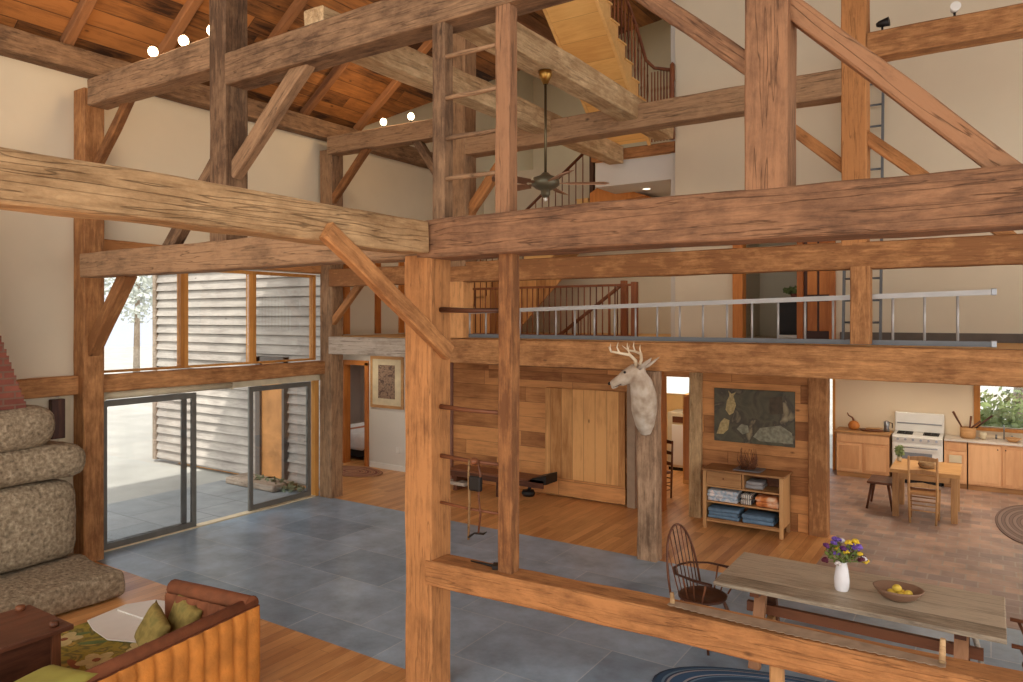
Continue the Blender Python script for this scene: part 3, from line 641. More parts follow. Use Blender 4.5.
# hall: bedroom
struct('wall_bedroom', MB().box((-15, 15, 0), (-9.2, 15.1, 2.8)).box((-15.1, 11.42, 0), (-15, 15.1, 2.8)).box((-9.2, 11.42, 0), (-9.1, 15.1, 2.8)), plain('lilac_plaster', srgb(196, 186, 184), .95, var=.03))
struct('ceiling_bedroom', B((-15, 9.5, 2.8), (-9.97, 15.1, 2.9)), 'plaster_w')
struct('wall_hall_side', MB().box((-15, 9.43, 0), (-10.1, 9.5, 2.8)), 'plaster_w')
bed = thing('bed', 'white quilted bed with iron headboard, seen through the hall doorway', 'bed', (-12.1, 12.5, 0))
MB().box((-.9, -.85, .28), (.9, .85, .52), bevel=.06, seg=3).build('mattress', 'paper', bed); q = MB().box((-.93, -.9, .22), (.6, .88, .58), bevel=.08, seg=3).sub(1).jitter(.02, 4).build('quilt', plain('pale_quilt', srgb(214, 210, 214), .9, var=.08, scale=8), bed, smooth=True)
MB().box((-.4, -.91, .3), (-.25, .89, .59), bevel=.02).build('stripe', plain('rust_stripe', srgb(176, 110, 84), .9), bed)
MB().box((-.9, -.86, .08), (.9, .86, .27)).build('under_bed_block', 'dark', bed)  # near-black block filling the space below the mattress
for dx in (-.86, .86):
    for dy in (-.8, .8): MB().cyl((dx, dy, 0), (dx, dy, .1), .03).build('leg', 'black', bed)
hb = MB(); pts = [(.9, -.8, .0), (.9, -.8, .9), (.9, -.5, 1.1), (.9, 0, 1.2), (.9, .5, 1.1), (.9, .8, .9), (.9, .8, 0)]
hb.tube(pts, .018)
for i in range(5): hb.cyl((.9, -.5+.25*i, .5), (.9, -.5+.25*i, 1.1), .009, seg=6)
hb.cyl((.9, -.8, .6), (.9, .8, .6), .012); hb.build('headboard', 'brass', bed)
for i, (dy, mt, nm) in enumerate(((-.4, 'timber_pale', 'tan striped bed pillow nearest the doorway'), (.3, 'velvet_d', 'rust brown bed pillow farther back'))):
    p = MB().ell((0, 0, 0), (.14, .28, .2), rot=(0, -.4, 0)).build('pillow', mt); p.location = (-11.45, 12.5+dy, .78); tag(p, nm, 'pillow')
rg = MB().lathe([(.98, 0), (1, .006), (.98, .012)], (0, 0, 0), 40, sx=.75, sy=.45)
o = rg.build('oval_rug', ramp_noise('braided_rug_brown', [(0, srgb(120, 60, 44)), (.25, srgb(176, 140, 104)), (.5, srgb(96, 54, 40)), (.75, srgb(160, 110, 80))], 1.2, .95, 0, 'rings', bump=.3, stretch=(1.33, 2.22, 1))); o.location = (-10.95, 10.72, .002)
tag(o, 'brown oval braided rug on the hall floor before the bedroom door', 'rug')
pr = thing('framed_print', 'wide cream framed print with a dark picture on the hall wall', 'picture', (-10.52, 11.27, 1.81))
MB().box((-.46, 0, -.54), (-.40, .03, .54)).box((.40, 0, -.54), (.46, .03, .54)).box((-.4, 0, .48), (.4, .03, .54)).box((-.4, 0, -.54), (.4, .03, -.48)).build('frame', 'wx', pr)
B((-.4, .005, -.48), (.4, .02, .48)).build('mat', 'trimcream', pr)
B((-.23, -.002, -.34), (.23, .01, .36)).build('image', ramp_noise('print_image', [(.35, srgb(86, 64, 56)), (.5, srgb(150, 124, 104)), (.6, srgb(70, 52, 48)), (.75, srgb(186, 164, 138))], 9, .8, 6, dist=1.5), pr)
MB().box((-10.27, 11.285, .36), (-10.19, 11.3, .48), bevel=.004).build('wall_outlet', 'white'); tag(bpy.data.objects['wall_outlet'], 'white outlet plate low on the hall wall beneath the print', 'outlet')
# passage behind the doorway right of the deer post
struct('wall_passage', MB().box((-6.6, 15.2, 0), (-4.3, 15.3, 1.5)).box((-6.6, 15.2, 2.15), (-4.3, 15.3, 2.5)).box((-6.6, 15.2, 1.5), (-6.0, 15.3, 2.15)).box((-5.15, 15.2, 1.5), (-4.3, 15.3, 2.15)).box((-6.65, 11.42, 0), (-6.55, 15.3, 2.5)), plain('yellow_cream_plaster', srgb(226, 190, 130), .8, var=.03))
pc = thing('tall_cabinet', 'tall honey yellow cabinet inside the doorway right of the deer post', 'cabinet', (-4.9, 13.4, 0))
MB().box((0, 0, .0), (.9, .8, 1.7), bevel=.006).build('body', 'newwood', pc); MB().box((.03, -.02, .08), (.42, 0, 1.66), bevel=.006).build('door', 'maple', pc)
pf = thing('white_dryer', 'cream painted appliance with dark base at the back of the passage', 'appliance', (-5.62, 14.45, 0))
MB().box((0, 0, .07), (.6, .6, 1.2), bevel=.01).build('body', 'trimcream', pf); B((.02, .03, 0), (.58, .57, .07)).build('base', 'dark', pf); MB().box((.1, -.012, .12), (.5, 0, .95), bevel=.01).build('panel', 'white', pf); B((.12, -.02, 1.0), (.5, 0, 1.12)).build('control_strip', 'darkx', pf)
# generic slat-back chair
def slat_chair(name, label, loc, rz, mat='wz', seatmat='wx', slats=4, h=1.04, sw=.4, sd=.38, group=None):
    c = thing(name, label, 'chair', loc, rz, group)
    W_ = sw/2
    for sx in (-1, 1):
        MB().tube([(sx*W_*.92, -sd/2, 0), (sx*W_, -sd/2, .45), (sx*W_, -sd/2-.02, h-.02), (sx*W_, -sd/2-.02, h)], [.016, .02, .017, .01]).build('back_post', mat, c)
        MB().tube([(sx*W_*1.0, sd/2, 0), (sx*W_*1.05, sd/2, .48)], [.016, .021]).build('leg', mat, c)
    s_ = MB().box((-W_-.01, -sd/2, .43), (W_+.02, sd/2+.02, .47), bevel=.015).build('seat', seatmat, c)
    for i in range(slats):
        zz = .56+i*(h-.6)/max(1, slats-1)*.95
        MB().prism([(-W_, zz), (W_, zz), (W_, zz+.05), (0, zz+.075), (-W_, zz+.05)], 'y', -sd/2-.025, -sd/2-.012).build('slat', mat, c)
    for z_ in (.15, .28):
        for sx in (-1, 1): MB().cyl((sx*W_*.95, -sd/2, z_), (sx*W_, sd/2, z_), .01, seg=8).build('stretcher', mat, c)
    for yy, z_ in ((-sd/2, .2), (sd/2, .2), (sd/2, .33), (-sd/2, .34)): MB().cyl((-W_*.95, yy, z_), (W_*.95, yy, z_), .01, seg=8).build('stretcher', mat, c)
    return c
slat_chair('dark_chair', 'dark wooden chair just inside the passage doorway', (-4.92, 12.1, 0), PI*.9, 'darkz', 'darkx', 3, 1.0)

# ================================================================ WOOD WALL, SLIDING BARN DOOR, PICTURE
bd = thing('barn_door', 'large sliding door of knotty vertical boards on the boarded wall', 'door', (-5.88, 11.24, .03))
B((-.77, -.02, 0), (.77, .03, 1.88)).build('board_panel', 'boards_v', bd)
B((-.79, -.05, .02), (.79, -.02, .3)).build('bottom_rail', 'boards_h', bd)
B((-2.0, -.02, 2.0), (.9, .04, 2.28)).build('track_board', 'boards_h', bd)
B((-2.0, -.035, 2.24), (.9, -.02, 2.28)).build('track', 'darkx', bd)
B((.79, -.06, -.0), (.93, .04, 1.9)).build('side_post', 'timber_gray', bd) if False else None
post('door_post', 'light gray post at the right side of the passage doorway', -3.91, 11.34, 0, 2.46, .2, .22, 'timber_pale')
post('door_post', 'light brown post at the kitchen end of the boarded wall', -2.09, 11.34, 0, 2.46, .26, .22, 'honey')
pa = thing('painting', 'dark old oil painting hanging unframed on the boarded wall', 'picture', (-3.015, 11.27, 1.65))
MB().box((-.6, -.0, -.41), (.6, .03, .41), bevel=.004).build('canvas', ramp_noise('dark_painting', [(.3, srgb(52, 48, 36)), (.48, srgb(84, 78, 56)), (.58, srgb(62, 52, 40)), (.68, srgb(132, 118, 88)), (.82, srgb(160, 148, 118))], 3.4, .5, 7, dist=.8), pa)
def blot(pts, mat, y=-.004): return MB().prism(pts, 'y', y, 0).build('painted_patch', mat, pa)
M['pt1'] = plain('paint_ochre', srgb(166, 146, 100), .6, var=.3, scale=25); M['pt2'] = plain('paint_gray', srgb(128, 124, 104), .6, var=.35, scale=18); M['pt3'] = plain('paint_brown', srgb(74, 62, 46), .6, var=.3, scale=10)
blot([(-.42, .08), (-.36, .0), (-.3, .04), (-.26, .16), (-.3, .3), (-.26, .36), (-.33, .33), (-.38, .38), (-.36, .3), (-.4, .22)], 'pt1')
blot([(-.56, -.3), (-.5, -.12), (-.44, -.05), (-.36, -.08), (-.38, -.22), (-.46, -.3)], 'pt1')
blot([(-.25, -.2), (-.18, -.12), (-.08, -.14), (-.06, -.24), (-.16, -.28)], 'pt2')
blot([(.0, -.3), (.1, -.16), (.4, -.1), (.56, -.2), (.58, -.36), (.1, -.36)], 'pt2')
blot([(.24, .05), (.24, .3), (.42, .34), (.44, .08)], 'pt3')
# buffet
bf = thing('sideboard', 'low oak sideboard with one drawer and open shelves of folded textiles', 'sideboard', (-3.05, 11.02, 0))
MB().box((-.6, -.26, .86), (.6, .24, .89), bevel=.005).build('top', 'wx', bf)
for sx in (-1, 1):
    B((sx*.56-.02, -.2, .14), (sx*.56+.02, .2, .86)).build('side_panel', 'wz', bf)
    for sy in (-.22, .2): MB().box((sx*.555-.025, sy-.025, 0), (sx*.555+.025, sy+.025, .86), bevel=.004).build('leg', 'wz', bf)
for z_, nm in ((.13, 'shelf'), (.385, 'shelf'), (.62, 'shelf')): B((-.54, -.22, z_), (.54, .2, z_+.022)).build(nm, 'wx', bf)
B((-.54, .19, .14), (.54, .205, .86)).build('back_panel', 'darkx', bf)
B((.0, -.22, .64), (.025, .2, .86)).build('divider', 'wz', bf)
dw = B((-.525, -.235, .65), (-.01, .15, .85)).build('drawer', 'wx', bf); MB().ell((-.27, -.245, .76), .012, sub=2).build('knob', 'darkz', dw)
B((-.53, -.23, .10), (.53, -.21, .13)).build('apron', 'wx', bf)
def folded(name, label, cx, cy, z, sx, sy, sz, mat, n=3, grp=None, seed=1):
    t = MB()
    for i in range(n): t.box((-sx/2+.01*((i+seed) % 2), -sy/2, i*sz/n), (sx/2-.012*(i % 2), sy/2, (i+1)*sz/n+.004), bevel=sz/n*.42, seg=3)
    t.sub(1).jitter(.008, 9, seed)
    o = t.build(name, mat, smooth=True); o.location = (cx, cy, z); tag(o, label, 'textile', grp); return o
M['t_blue'] = ramp_noise('blue_white_plaid', [(.3, srgb(110, 134, 158)), (.45, srgb(210, 206, 206)), (.6, srgb(146, 170, 190)), (.7, srgb(226, 214, 210))], 9, .95, 2)
M['t_denim'] = plain('denim_blue', srgb(96, 122, 146), .95, var=.2, scale=14)
M['t_stripe'] = ramp_noise('striped_cloth', [(0, srgb(60, 58, 66)), (.25, srgb(210, 204, 196)), (.5, srgb(90, 90, 100)), (.75, srgb(226, 216, 200))], 6, .95, 0, 'wave', stretch=(2, .1, .1))
M['t_rust'] = ramp_noise('rust_cloth', [(.3, srgb(150, 78, 40)), (.5, srgb(206, 124, 64)), (.7, srgb(230, 200, 170))], 7, .95, 2)
folded('folded_quilt', 'blue and white checked quilt folded on the upper shelf of the sideboard', -3.35, 10.98, .41, .46, .36, .16, 'M' if False else M['t_blue'], 3)
folded('striped_blanket', 'black and white striped blanket on the upper shelf of the sideboard', -3.0, 10.98, .41, .17, .36, .15, M['t_stripe'], 2, seed=2)
folded('rust_blanket', 'rust orange blanket at the right end of the sideboard shelf', -2.7, 10.98, .41, .34, .36, .15, M['t_rust'], 2, seed=3)
folded('denim_cloth', 'blue denim cloth folded on the bottom shelf, left side of the sideboard', -3.33, 10.98, .155, .46, .38, .15, M['t_denim'], 3, seed=4)
folded('denim_cloth', 'blue denim cloth folded on the bottom shelf, right side of the sideboard', -2.83, 10.98, .155, .46, .38, .12, M['t_denim'], 2, seed=5)
folded('gray_cloth', 'gray cloth pushed into the open cubby of the sideboard', -2.9, 11.02, .645, .26, .3, .1, M['t_stripe'] if False else plain('gray_cloth', srgb(150, 146, 146), .95), 2, seed=6)
bsk = thing('twig_basket', 'spiky basket of dry twigs on a slate tray on the sideboard', 'basket', (-3.0, 11.0, .895))
MB().box((-.2, -.16, 0), (.2, .16, .015), bevel=.004).build('tray', plain('slate_tray', srgb(112, 110, 114), .5), bsk)
tb = MB(); rnd = random.Random(4)
for i in range(60):
    a = rnd.random()*2*PI; r0 = .06+.05*rnd.random(); h_ = .12+.2*rnd.random(); x_ = -.03
    tb.tube([(x_+math.cos(a)*r0, math.sin(a)*r0, .016), (x_+math.cos(a+.5)*r0*1.4, math.sin(a+.5)*r0*1.4, .016+h_*.5), (x_+math.cos(a+.8)*r0*1.2, math.sin(a+.8)*r0*1.2, .016+h_)], [.005, .004, .002], 4)
tb.build('twigs', 'darkz', bsk)['kind'] = 'stuff'
# long bench / sled
bn = thing('low_bench', 'long low dark wooden bench with an iron end against the boarded wall', 'bench', (-7.25, 10.75, 0))
B((-1.1, -.18, .34), (.95, .22, .40)).build('seat', 'darkx', bn); B((-1.1, -.2, .27), (.95, -.17, .36)).build('front_rail', 'darkx', bn)
for dx in (-.95, .0): B((dx-.04, -.15, 0), (dx+.04, .18, .3)).build('leg', 'darkz', bn)
MB().prism([(.55, .3), (1.0, .34), (1.0, .5), (.72, .42)], 'y', -.18, .2).build('iron_end', 'black', bn)
MB().lathe([(.0, -.05), (.1, -.05), (.12, 0), (.1, .05), (.0, .05)], (.55, -.02, .12), 14).build('iron_wheel', 'black', bn)
MB().tube([(.55, -.02, .12), (.6, -.02, .3)], .03).build('iron_stem', 'black', bn)
B((-1.12, -.19, .10), (-.7, .0, .16)).build('lower_board', 'timber_gray', bn)

# ================================================================ DEER HEAD
dh = thing('deer_head', 'mounted pale deer head with antlers facing left on the knotty gray post', 'trophy', (-3.73, 8.86, 1.62))
o0 = Vector((-3.73, 8.86, 1.62))
def D(x, y, z): return tuple(Vector((x, y, z))-o0)
nk = MB()
nk.tube([D(-3.73, 8.84, 1.66), D(-3.725, 8.8, 1.78), D(-3.71, 8.74, 1.98), D(-3.70, 8.70, 2.16), D(-3.71, 8.64, 2.32), D(-3.74, 8.58, 2.43), D(-3.76, 8.57, 2.46)], [.07, .125, .165, .165, .145, .115, .08], 16)
nk.tube([D(-3.64, 8.6, 2.50), D(-3.76, 8.57, 2.48), D(-3.86, 8.53, 2.42), D(-3.94, 8.49, 2.36), D(-4.01, 8.46, 2.315), D(-4.04, 8.455, 2.30)], [.06, .098, .084, .064, .05, .036], 16)
nk.ell(D(-3.75, 8.57, 2.45), (.115, .092, .09)); nk.ell(D(-3.73, 8.84, 1.95), (.14, .05, .27))
nk.ell(D(-3.99, 8.465, 2.285), (.055, .038, .032), rot=(0, -.5, 0)); nk.ell(D(-3.86, 8.52, 2.37), (.12, .055, .06), rot=(0, -.6, 0))
nb = nk.build('head_and_neck', 'deer', dh)
md = nb.modifiers.new('r', 'REMESH'); md.mode = 'VOXEL'; md.voxel_size = .011; md.use_smooth_shade = True
ms_ = nb.modifiers.new('s', 'SMOOTH'); ms_.iterations = 6; ms_.factor = .5
for sy in (-1, 1):
    e_ = MB(); bx = Vector(D(-3.67, 8.58+sy*.07, 2.51)); tip = Vector(D(-3.49, 8.58+sy*.13, 2.66))
    ax = (tip-bx)
    e_.tube([bx, bx+ax*.3, bx+ax*.65, tip], [.024, .055, .046, .006], 10, flat=.4); e_.build('ear', 'deer', dh, smooth=True)
    MB().ell(D(-3.85, 8.528+sy*.076, 2.468), .017, sub=2).build('eye', 'dark', dh)
MB().ell(D(-4.062, 8.452, 2.315), (.016, .032, .022), sub=2).build('nose', 'dark', dh)
MB().tube([D(-4.0, 8.43, 2.275), D(-3.95, 8.44, 2.29), D(-3.9, 8.46, 2.315)], .004, 6).build('mouth', 'dark', dh)
def antler(sy):
    a = MB(); b = 8.56+sy*.05; s_ = sy
    main = [D(-3.72, b, 2.54), D(-3.71, b+s_*.04, 2.62), D(-3.75, b+s_*.12, 2.69), D(-3.86, b+s_*.19, 2.715), D(-3.97, b+s_*.2, 2.73), D(-4.03, b+s_*.16, 2.79)]
    a.tube(main, [.022, .021, .019, .016, .012, .003], 8)
    for (i, dz, dx) in ((2, .12, -.02), (3, .14, -.03), (4, .1, -.01)):
        p = Vector(main[i]); a.tube([p, p+Vector((dx, s_*.01, dz*.5)), p+Vector((dx*.5, 0, dz))], [.013, .010, .002], 6)
    a.tube([main[0], Vector(main[0])+Vector((-.04, 0, .07))], [.009, .001], 6)
    a.build('antler', 'antler', dh, smooth=True)
antler(-1); antler(1)

# ================================================================ LADDERS
al = thing('aluminium_ladder', 'long aluminium ladder lying on its edge along the gallery floor beam', 'ladder', (-6.9, 9.03, 2.85))
Lx = 6.92
sec = [(-.02, 0), (.02, 0), (.02, .016), (.012, .016), (.012, .042), (.02, .042), (.02, .056), (-.02, .056)]
MB().prism(sec, 'x', 0, Lx).build('rail', 'alublue', al)
top = MB().prism([(a, b+.36) for a, b in sec], 'x', 0, Lx)
for v in top.bm.verts: v.co.z += .026*v.co.x
top.build('rail', 'alu', al)
for i in range(22):
    x_ = .2+i*.305; MB().cyl((x_, 0, .04), (x_, 0, .375+.026*x_), .014, seg=8).build('rung', 'alu', al)
for z0 in (.03, .39+.026*Lx): MB().box((Lx-.02, -.025, z0-.035), (Lx+.03, .025, z0+.035), bevel=.006).build('foot', 'metal', al)
ll = thing('leaning_ladder', 'tall blue gray ladder leaning on the white gallery wall', 'ladder', (-1.47, 10.9, 2.84))
for sx in (-.23, .23): MB().box((sx-.015, -.035, 0), (sx+.015, .035, 4.1), rot=(-.085, 0, 0), pivot=(sx, 0, 0)).build('rail', 'alublue', ll)
for i in range(13):
    z_ = .25+i*.3; MB().cyl((-.23, z_*.085, z_), (.23, z_*.085, z_), .015, seg=8).build('rung', 'alublue', ll)

# ================================================================ LIGHTS, FAN
def bulb(x, y, z, label):
    t = thing('spot_bulb', label, 'light', (x, y, z), 0, 'small lit bulbs on the tie beams')
    MB().lathe([(.03, 0), (.03, .02), (.015, .03), (.015, .06)], (0, 0, 0), 12).build('socket', 'black', t)
    MB().ell((0, 0, .11), (.055, .055, .06)).build('globe', 'bulb', t)
    l = bpy.data.lights.new('bulb_light', 'POINT'); l.energy = 22; l.color = (1, .68, .38); l.shadow_soft_size = .09
    lo = bpy.data.objects.new('bulb_light', l); COL.objects.link(lo); lo.location = (.0, 0, .28); lo.parent = t
    return t
for x_, lb in ((-8.1, 'lit bulb farthest left on the short upper beam at top left'), (-7.5, 'middle of the three lit bulbs on the top left beam'), (-6.98, 'lit bulb close to the upper post, right of two others')):
    bulb(x_, 4.78, 6.12, lb)
for x_, lb in ((-8.42, 'left of the two lit bulbs on the short rear tie beam'), (-7.82, 'right of the two lit bulbs on the short rear tie beam')):
    bulb(x_, 8.95, 6.29, lb)
def spot(x, y, z, mat, label, d=(.4, -.6, -.2)):
    t = thing('spotlight', label, 'light', (x, y, z))
    MB().cyl((0, 0, 0), (0, 0, .07), .012).cyl((0, 0, 0), (0, 0, .01), .035).build('bracket', 'black', t)
    v = Vector(d).normalized(); c = Vector((0, 0, .1))
    MB().tube([c-v*.06, c-v*.03, c+v*.07], [.02, .035, .05], 14).build('lamp_head', mat, t)
spot(-7.0, 8.9, 6.1, 'black', 'small black spotlight beside the gallery post near the ladder rail')
spot(-1.0, 8.95, 6.29, 'black', 'black spotlight on the top right beam beside the orange post', (1, -.1, .1))
spot(-.32, 8.95, 6.29, 'white', 'white round spotlight on the beam in the top right corner', (.2, -1, .1))
def recessed(x, y, z, label, e=60, grp=None):
    t = thing('recessed_light', label, 'light', (x, y, z), 0, grp)
    MB().lathe([(.075, -.012), (.095, -.012), (.095, 0), (.075, 0)], (0, 0, 0), 24, closed=True).build('trim_ring', 'white', t)
    MB().lathe([(.001, -.004), (.075, -.004), (.075, -.002), (.001, -.002)], (0, 0, 0), 24, closed=True).build('lens', M['lens'], t)
    l = bpy.data.lights.new('lamp', 'SPOT'); l.energy = e; l.color = (1, .86, .68); l.spot_size = 2.6; l.spot_blend = .6; l.shadow_soft_size = .08
    lo = bpy.data.objects.new('lamp', l); COL.objects.link(lo); lo.location = (0, 0, -.03); lo.parent = t
M['lens'] = emissive('lit_lens', (1, .88, .70, 1), 3)
recessed(-5.05, 12.0, 5.42, 'round recessed light glowing in the ceiling right of the fan', 60)
for x_, y_ in ((-1.6, 14.9), (.2, 14.9), (-.7, 13.2), (.9, 13.2)): recessed(x_, y_, 2.5, 'added unseen recessed light in the kitchen ceiling', 70, 'added recessed lights over the kitchen')  # fixtures added out of view to brighten the kitchen
recessed(-5.4, 13.6, 2.5, 'added unseen recessed light in the ceiling of the back passage', 90)  # added fill lamp, out of view, brightens the passage
recessed(-10.8, 10.4, 2.8, 'added unseen recessed light in the hall ceiling before the bedroom', 60)  # unseen lamp added to lift the hall
recessed(-12.6, 13.4, 2.8, 'added unseen recessed light in the bedroom ceiling above the bed', 60)  # unseen lamp added to lift the bedroom
M['fanwood'] = wood('fan_blade_wood', srgb(170, 128, 98), srgb(112, 80, 60), 'x', .5)
fn = thing('ceiling_fan', 'bronze ceiling fan with wooden blades hanging on a long rod', 'fan', (-3.92, 6.62, 4.55))
MB().lathe([(.075, 1.2), (.07, 1.15), (.025, 1.06)], (0, 0, 0), 16).build('canopy', 'brass', fn)
MB().cyl((0, 0, .08), (0, 0, 1.12), .014).build('rod', 'bronze', fn)
MB().lathe([(.03, .13), (.06, .1), (.14, .07), (.15, 0), (.1, -.04), (.05, -.06), (.05, -.1), (.03, -.13)], (0, 0, 0), 24).build('motor', plain('green_bronze', srgb(96, 90, 72), .4, .5), fn)
MB().ell((0, 0, -.15), .022, sub=2).build('lamp', 'white', fn)
for k in range(5):
    a = math.radians(32+72*k)
    b = MB().box((.13, -.02, .015), (.24, .02, .022)).prism([(.22, -.05), (.62, -.08), (.67, 0), (.62, .08), (.22, .05)], 'z', .01, .02)
    o = b.build('blade', 'fanwood', fn); o.rotation_euler = (.32, 0, a)

# ================================================================ FIREPLACE
def rock(lo, hi, amp=.06, sc=2.2, seed=1, bev=.09):
    s = MB().box(lo, hi, bevel=bev, seg=3)
    bmesh.ops.subdivide_edges(s.bm, edges=[e for e in s.bm.edges if e.calc_length() > .25], cuts=5, use_grid_fill=True)
    bmesh.ops.triangulate(s.bm, faces=s.bm.faces[:])
    bmesh.ops.subdivide_edges(s.bm, edges=[e for e in s.bm.edges if e.calc_length() > .12], cuts=1)
    for v in s.bm.verts:
        d = noise.noise_vector(v.co*sc+Vector((seed, 0, seed)))*amp + noise.noise_vector(v.co*9+Vector((seed, 0, seed)))*amp*.25
        v.co += d
    return s
fp = thing('stone_fireplace', 'rough stone fireplace of stacked boulders with a brick chimney at the left edge', 'fireplace', (-9.4, 3.0, 0))
def FL(p): return (p[0]+9.4, p[1]-3.0, p[2])
rock(FL((-9.85, 1.2, 0.02)), FL((-8.17, 4.5, .31)), .05, 2.4, 1, .05).build('hearth_slab', 'stone', fp, smooth=True)
rock(FL((-9.9, 1.5, .34)), FL((-9.0, 4.42, 1.26)), .04, 1.8, 5, .16).build('boulder', 'stone', fp, smooth=True)
rock(FL((-9.9, 1.4, 1.28)), FL((-8.98, 4.5, 1.66)), .04, 2, 9, .15).build('boulder', 'stone', fp, smooth=True)
rock(FL((-9.9, 2.0, 1.68)), FL((-9.0, 4.2, 2.12)), .04, 2, 13, .18).build('boulder', 'stone', fp, smooth=True)
ch = MB(); z = 2.13; i = 0
while z < 5.0:
    r = 3.9-(z-2.13)*.33
    ch.box((-.5, -1.5, z), (.25, r-3.0, z+.075)); z += .075; i += 1
ch.build('chimney', 'brick', fp)
kb = thing('wall_box', 'small brown wooden box with a metal ring on the wall above the boulders', 'box', (-9.93, 4.58, 1.62))
MB().box((-.03, -.08, 0), (.06, .08, .5), bevel=.006).build('box_body', 'darkz', kb)
MB().tube([(.02+.0, math.cos(a)*.04, .57+math.sin(a)*.04) for a in [i*PI/6 for i in range(13)]], .008, 6).build('ring', 'metal', kb)

# ================================================================ SOFA CORNER
sf = thing('sofa', 'orange velvet sofa with channel-stitched back and brown piping, seen from behind', 'sofa', (-5.18, 4.0, 0), .13)
def channels(n, w, h, d, mat, name, par, off, axis='y'):
    s = MB()
    for i in range(n):
        a = i*w/n; seg = 8
        pr = [(a+(w/n)*j/seg, d*math.sin(PI*j/seg)**.5 if 0 < j < seg else 0) for j in range(seg+1)]
        for j in range(seg):
            (u0, b0), (u1, b1) = pr[j], pr[j+1]
            rows = 8; pv = None
            for r in range(rows+1):
                z_ = h*r/rows; k = (1+.25*noise.noise(Vector((i*3.1, z_*7, 2)))) * (1 if r not in (0, rows) else .3)
                pA = (b0*k, -u0, z_); pB = (b1*k, -u1, z_)
                if axis == 'x': pA = (-u0, -b0*k, z_); pB = (-u1, -b1*k, z_)
                v = (s.bm.verts.new(Vector(pA)+Vector(off)), s.bm.verts.new(Vector(pB)+Vector(off)))
                if pv: s.bm.faces.new((pv[0], pv[1], v[1], v[0]))
                pv = v
    bmesh.ops.remove_doubles(s.bm, verts=s.bm.verts[:], dist=.0005)
    return s.build(name, mat, par, smooth=True)
B((-.16, -2.6, .06), (0, 0, .72)).build('back_frame', 'velvet_d', sf)
channels(18, 2.6, .66, .035, 'velvet', 'quilted_back', sf, (0, 0, .06))
MB().tube([(-.07, -2.6, .735), (-.07, -1.3, .74), (-.07, .01, .735)], .05, 10).build('back_piping', 'velvet_d', sf)
B((-.95, -.17, .06), (-.02, 0, .70)).build('arm_frame', 'velvet_d', sf)
channels(6, .78, .33, .03, 'velvet_d', 'arm_channels', sf, (-.16, -.17, .40), 'x')
MB().tube([(-.95, -.085, .745), (-.5, -.085, .75), (-.03, -.07, .74)], .07, 10).build('arm_roll', 'velvet_d', sf)
MB().box((-.95, -2.6, .08), (-.17, -.2, .34), bevel=.07, seg=3).build('seat', 'velvet_d', sf, smooth=True)
MB().tube([(-.05, .005, .06), (-.05, .005, .72)], .014, 6).build('edge_tufting', 'darkz', sf)
def cushion(name, label, loc, rot, size, mat, cat='cushion'):
    s = MB(); n = 14
    for side in (1, -1):
        g_ = [[None]*(n+1) for _ in range(n+1)]
        for i in range(n+1):
            for j in range(n+1):
                u = i/n*2-1; v = j/n*2-1
                t_ = size[2]*((1-u**4)*(1-v**4))**.55*side*.5
                pin = 1-.10*(1-(abs(u)**2))*(abs(v)**4)
                pin2 = 1-.10*(1-(abs(v)**2))*(abs(u)**4)
                g_[i][j] = s.bm.verts.new((u*size[0]/2*pin2, v*size[1]/2*pin, t_))
        for i in range(n):
            for j in range(n): s.bm.faces.new((g_[i][j], g_[i+1][j], g_[i+1][j+1], g_[i][j+1]))
    bmesh.ops.remove_doubles(s.bm, verts=s.bm.verts[:], dist=.0008)
    o = s.build(name, mat, smooth=True); o.location = loc; o.rotation_euler = rot; return tag(o, label, cat)
cushion('cushion', 'olive green cushion leaning on the sofa arm', (-5.84, 3.72, .52), (math.radians(74), .2, -.2), (.44, .42, .15), 'olive')
cushion('cushion', 'olive green cushion in front, nearer the white cloth', (-5.94, 3.50, .49), (math.radians(66), .3, -.25), (.40, .36, .13), 'olive')
cushion('cushion', 'chartreuse cushion laid over the sofa back at the bottom edge', (-5.16, 2.22, .74), (.1, -.1, .1), (.5, .6, .12), 'chartreuse')
kt = MB().box((-.28, -.3, 0), (.28, .3, .1), bevel=.04, seg=3).sub(2).jitter(.03, 7, 3).build('knit_throw', 'knit', smooth=True); kt.location = (-5.62, 3.45, .35); kt.rotation_euler = (0, 0, .3); tag(kt, 'bunched brown knit throw on the sofa seat by the arm', 'throw')
# floral rug
frg = thing('floral_rug', 'floral hooked rug with cream blossoms and olive leaves before the hearth', 'rug', (-6.6, 3.0, .0))
MB().box((-1.2, -2.2, .002), (.6, 1.45, .014), bevel=.004).build('rug_ground', ramp_noise('rug_ground', [(.3, srgb(88, 90, 44)), (.45, srgb(170, 150, 60)), (.55, srgb(108, 104, 56)), (.66, srgb(196, 166, 78)), (.8, srgb(100, 74, 48))], 3.2, .95, 3, dist=1.4), frg)
rnd = random.Random(11)
M['petal'] = plain('cream_wool', srgb(206, 188, 134), .95, var=.15, scale=20); M['petal2'] = plain('rust_wool', srgb(150, 92, 60), .95); M['leafw'] = plain('green_wool', srgb(108, 124, 74), .95); M['petal3'] = plain('gold_wool', srgb(210, 178, 76), .95)
def flat_petal(cx, cy, a, l, w_, mat, z_, nm):
    s = MB(); n = 10; pts = []
    for k in range(n):
        t_ = 2*PI*k/n; u = l*.5*(1+math.cos(t_)); v = w_*.5*math.sin(t_)
        pts.append((cx+math.cos(a)*u-math.sin(a)*v, cy+math.sin(a)*u+math.cos(a)*v))
    return s, pts
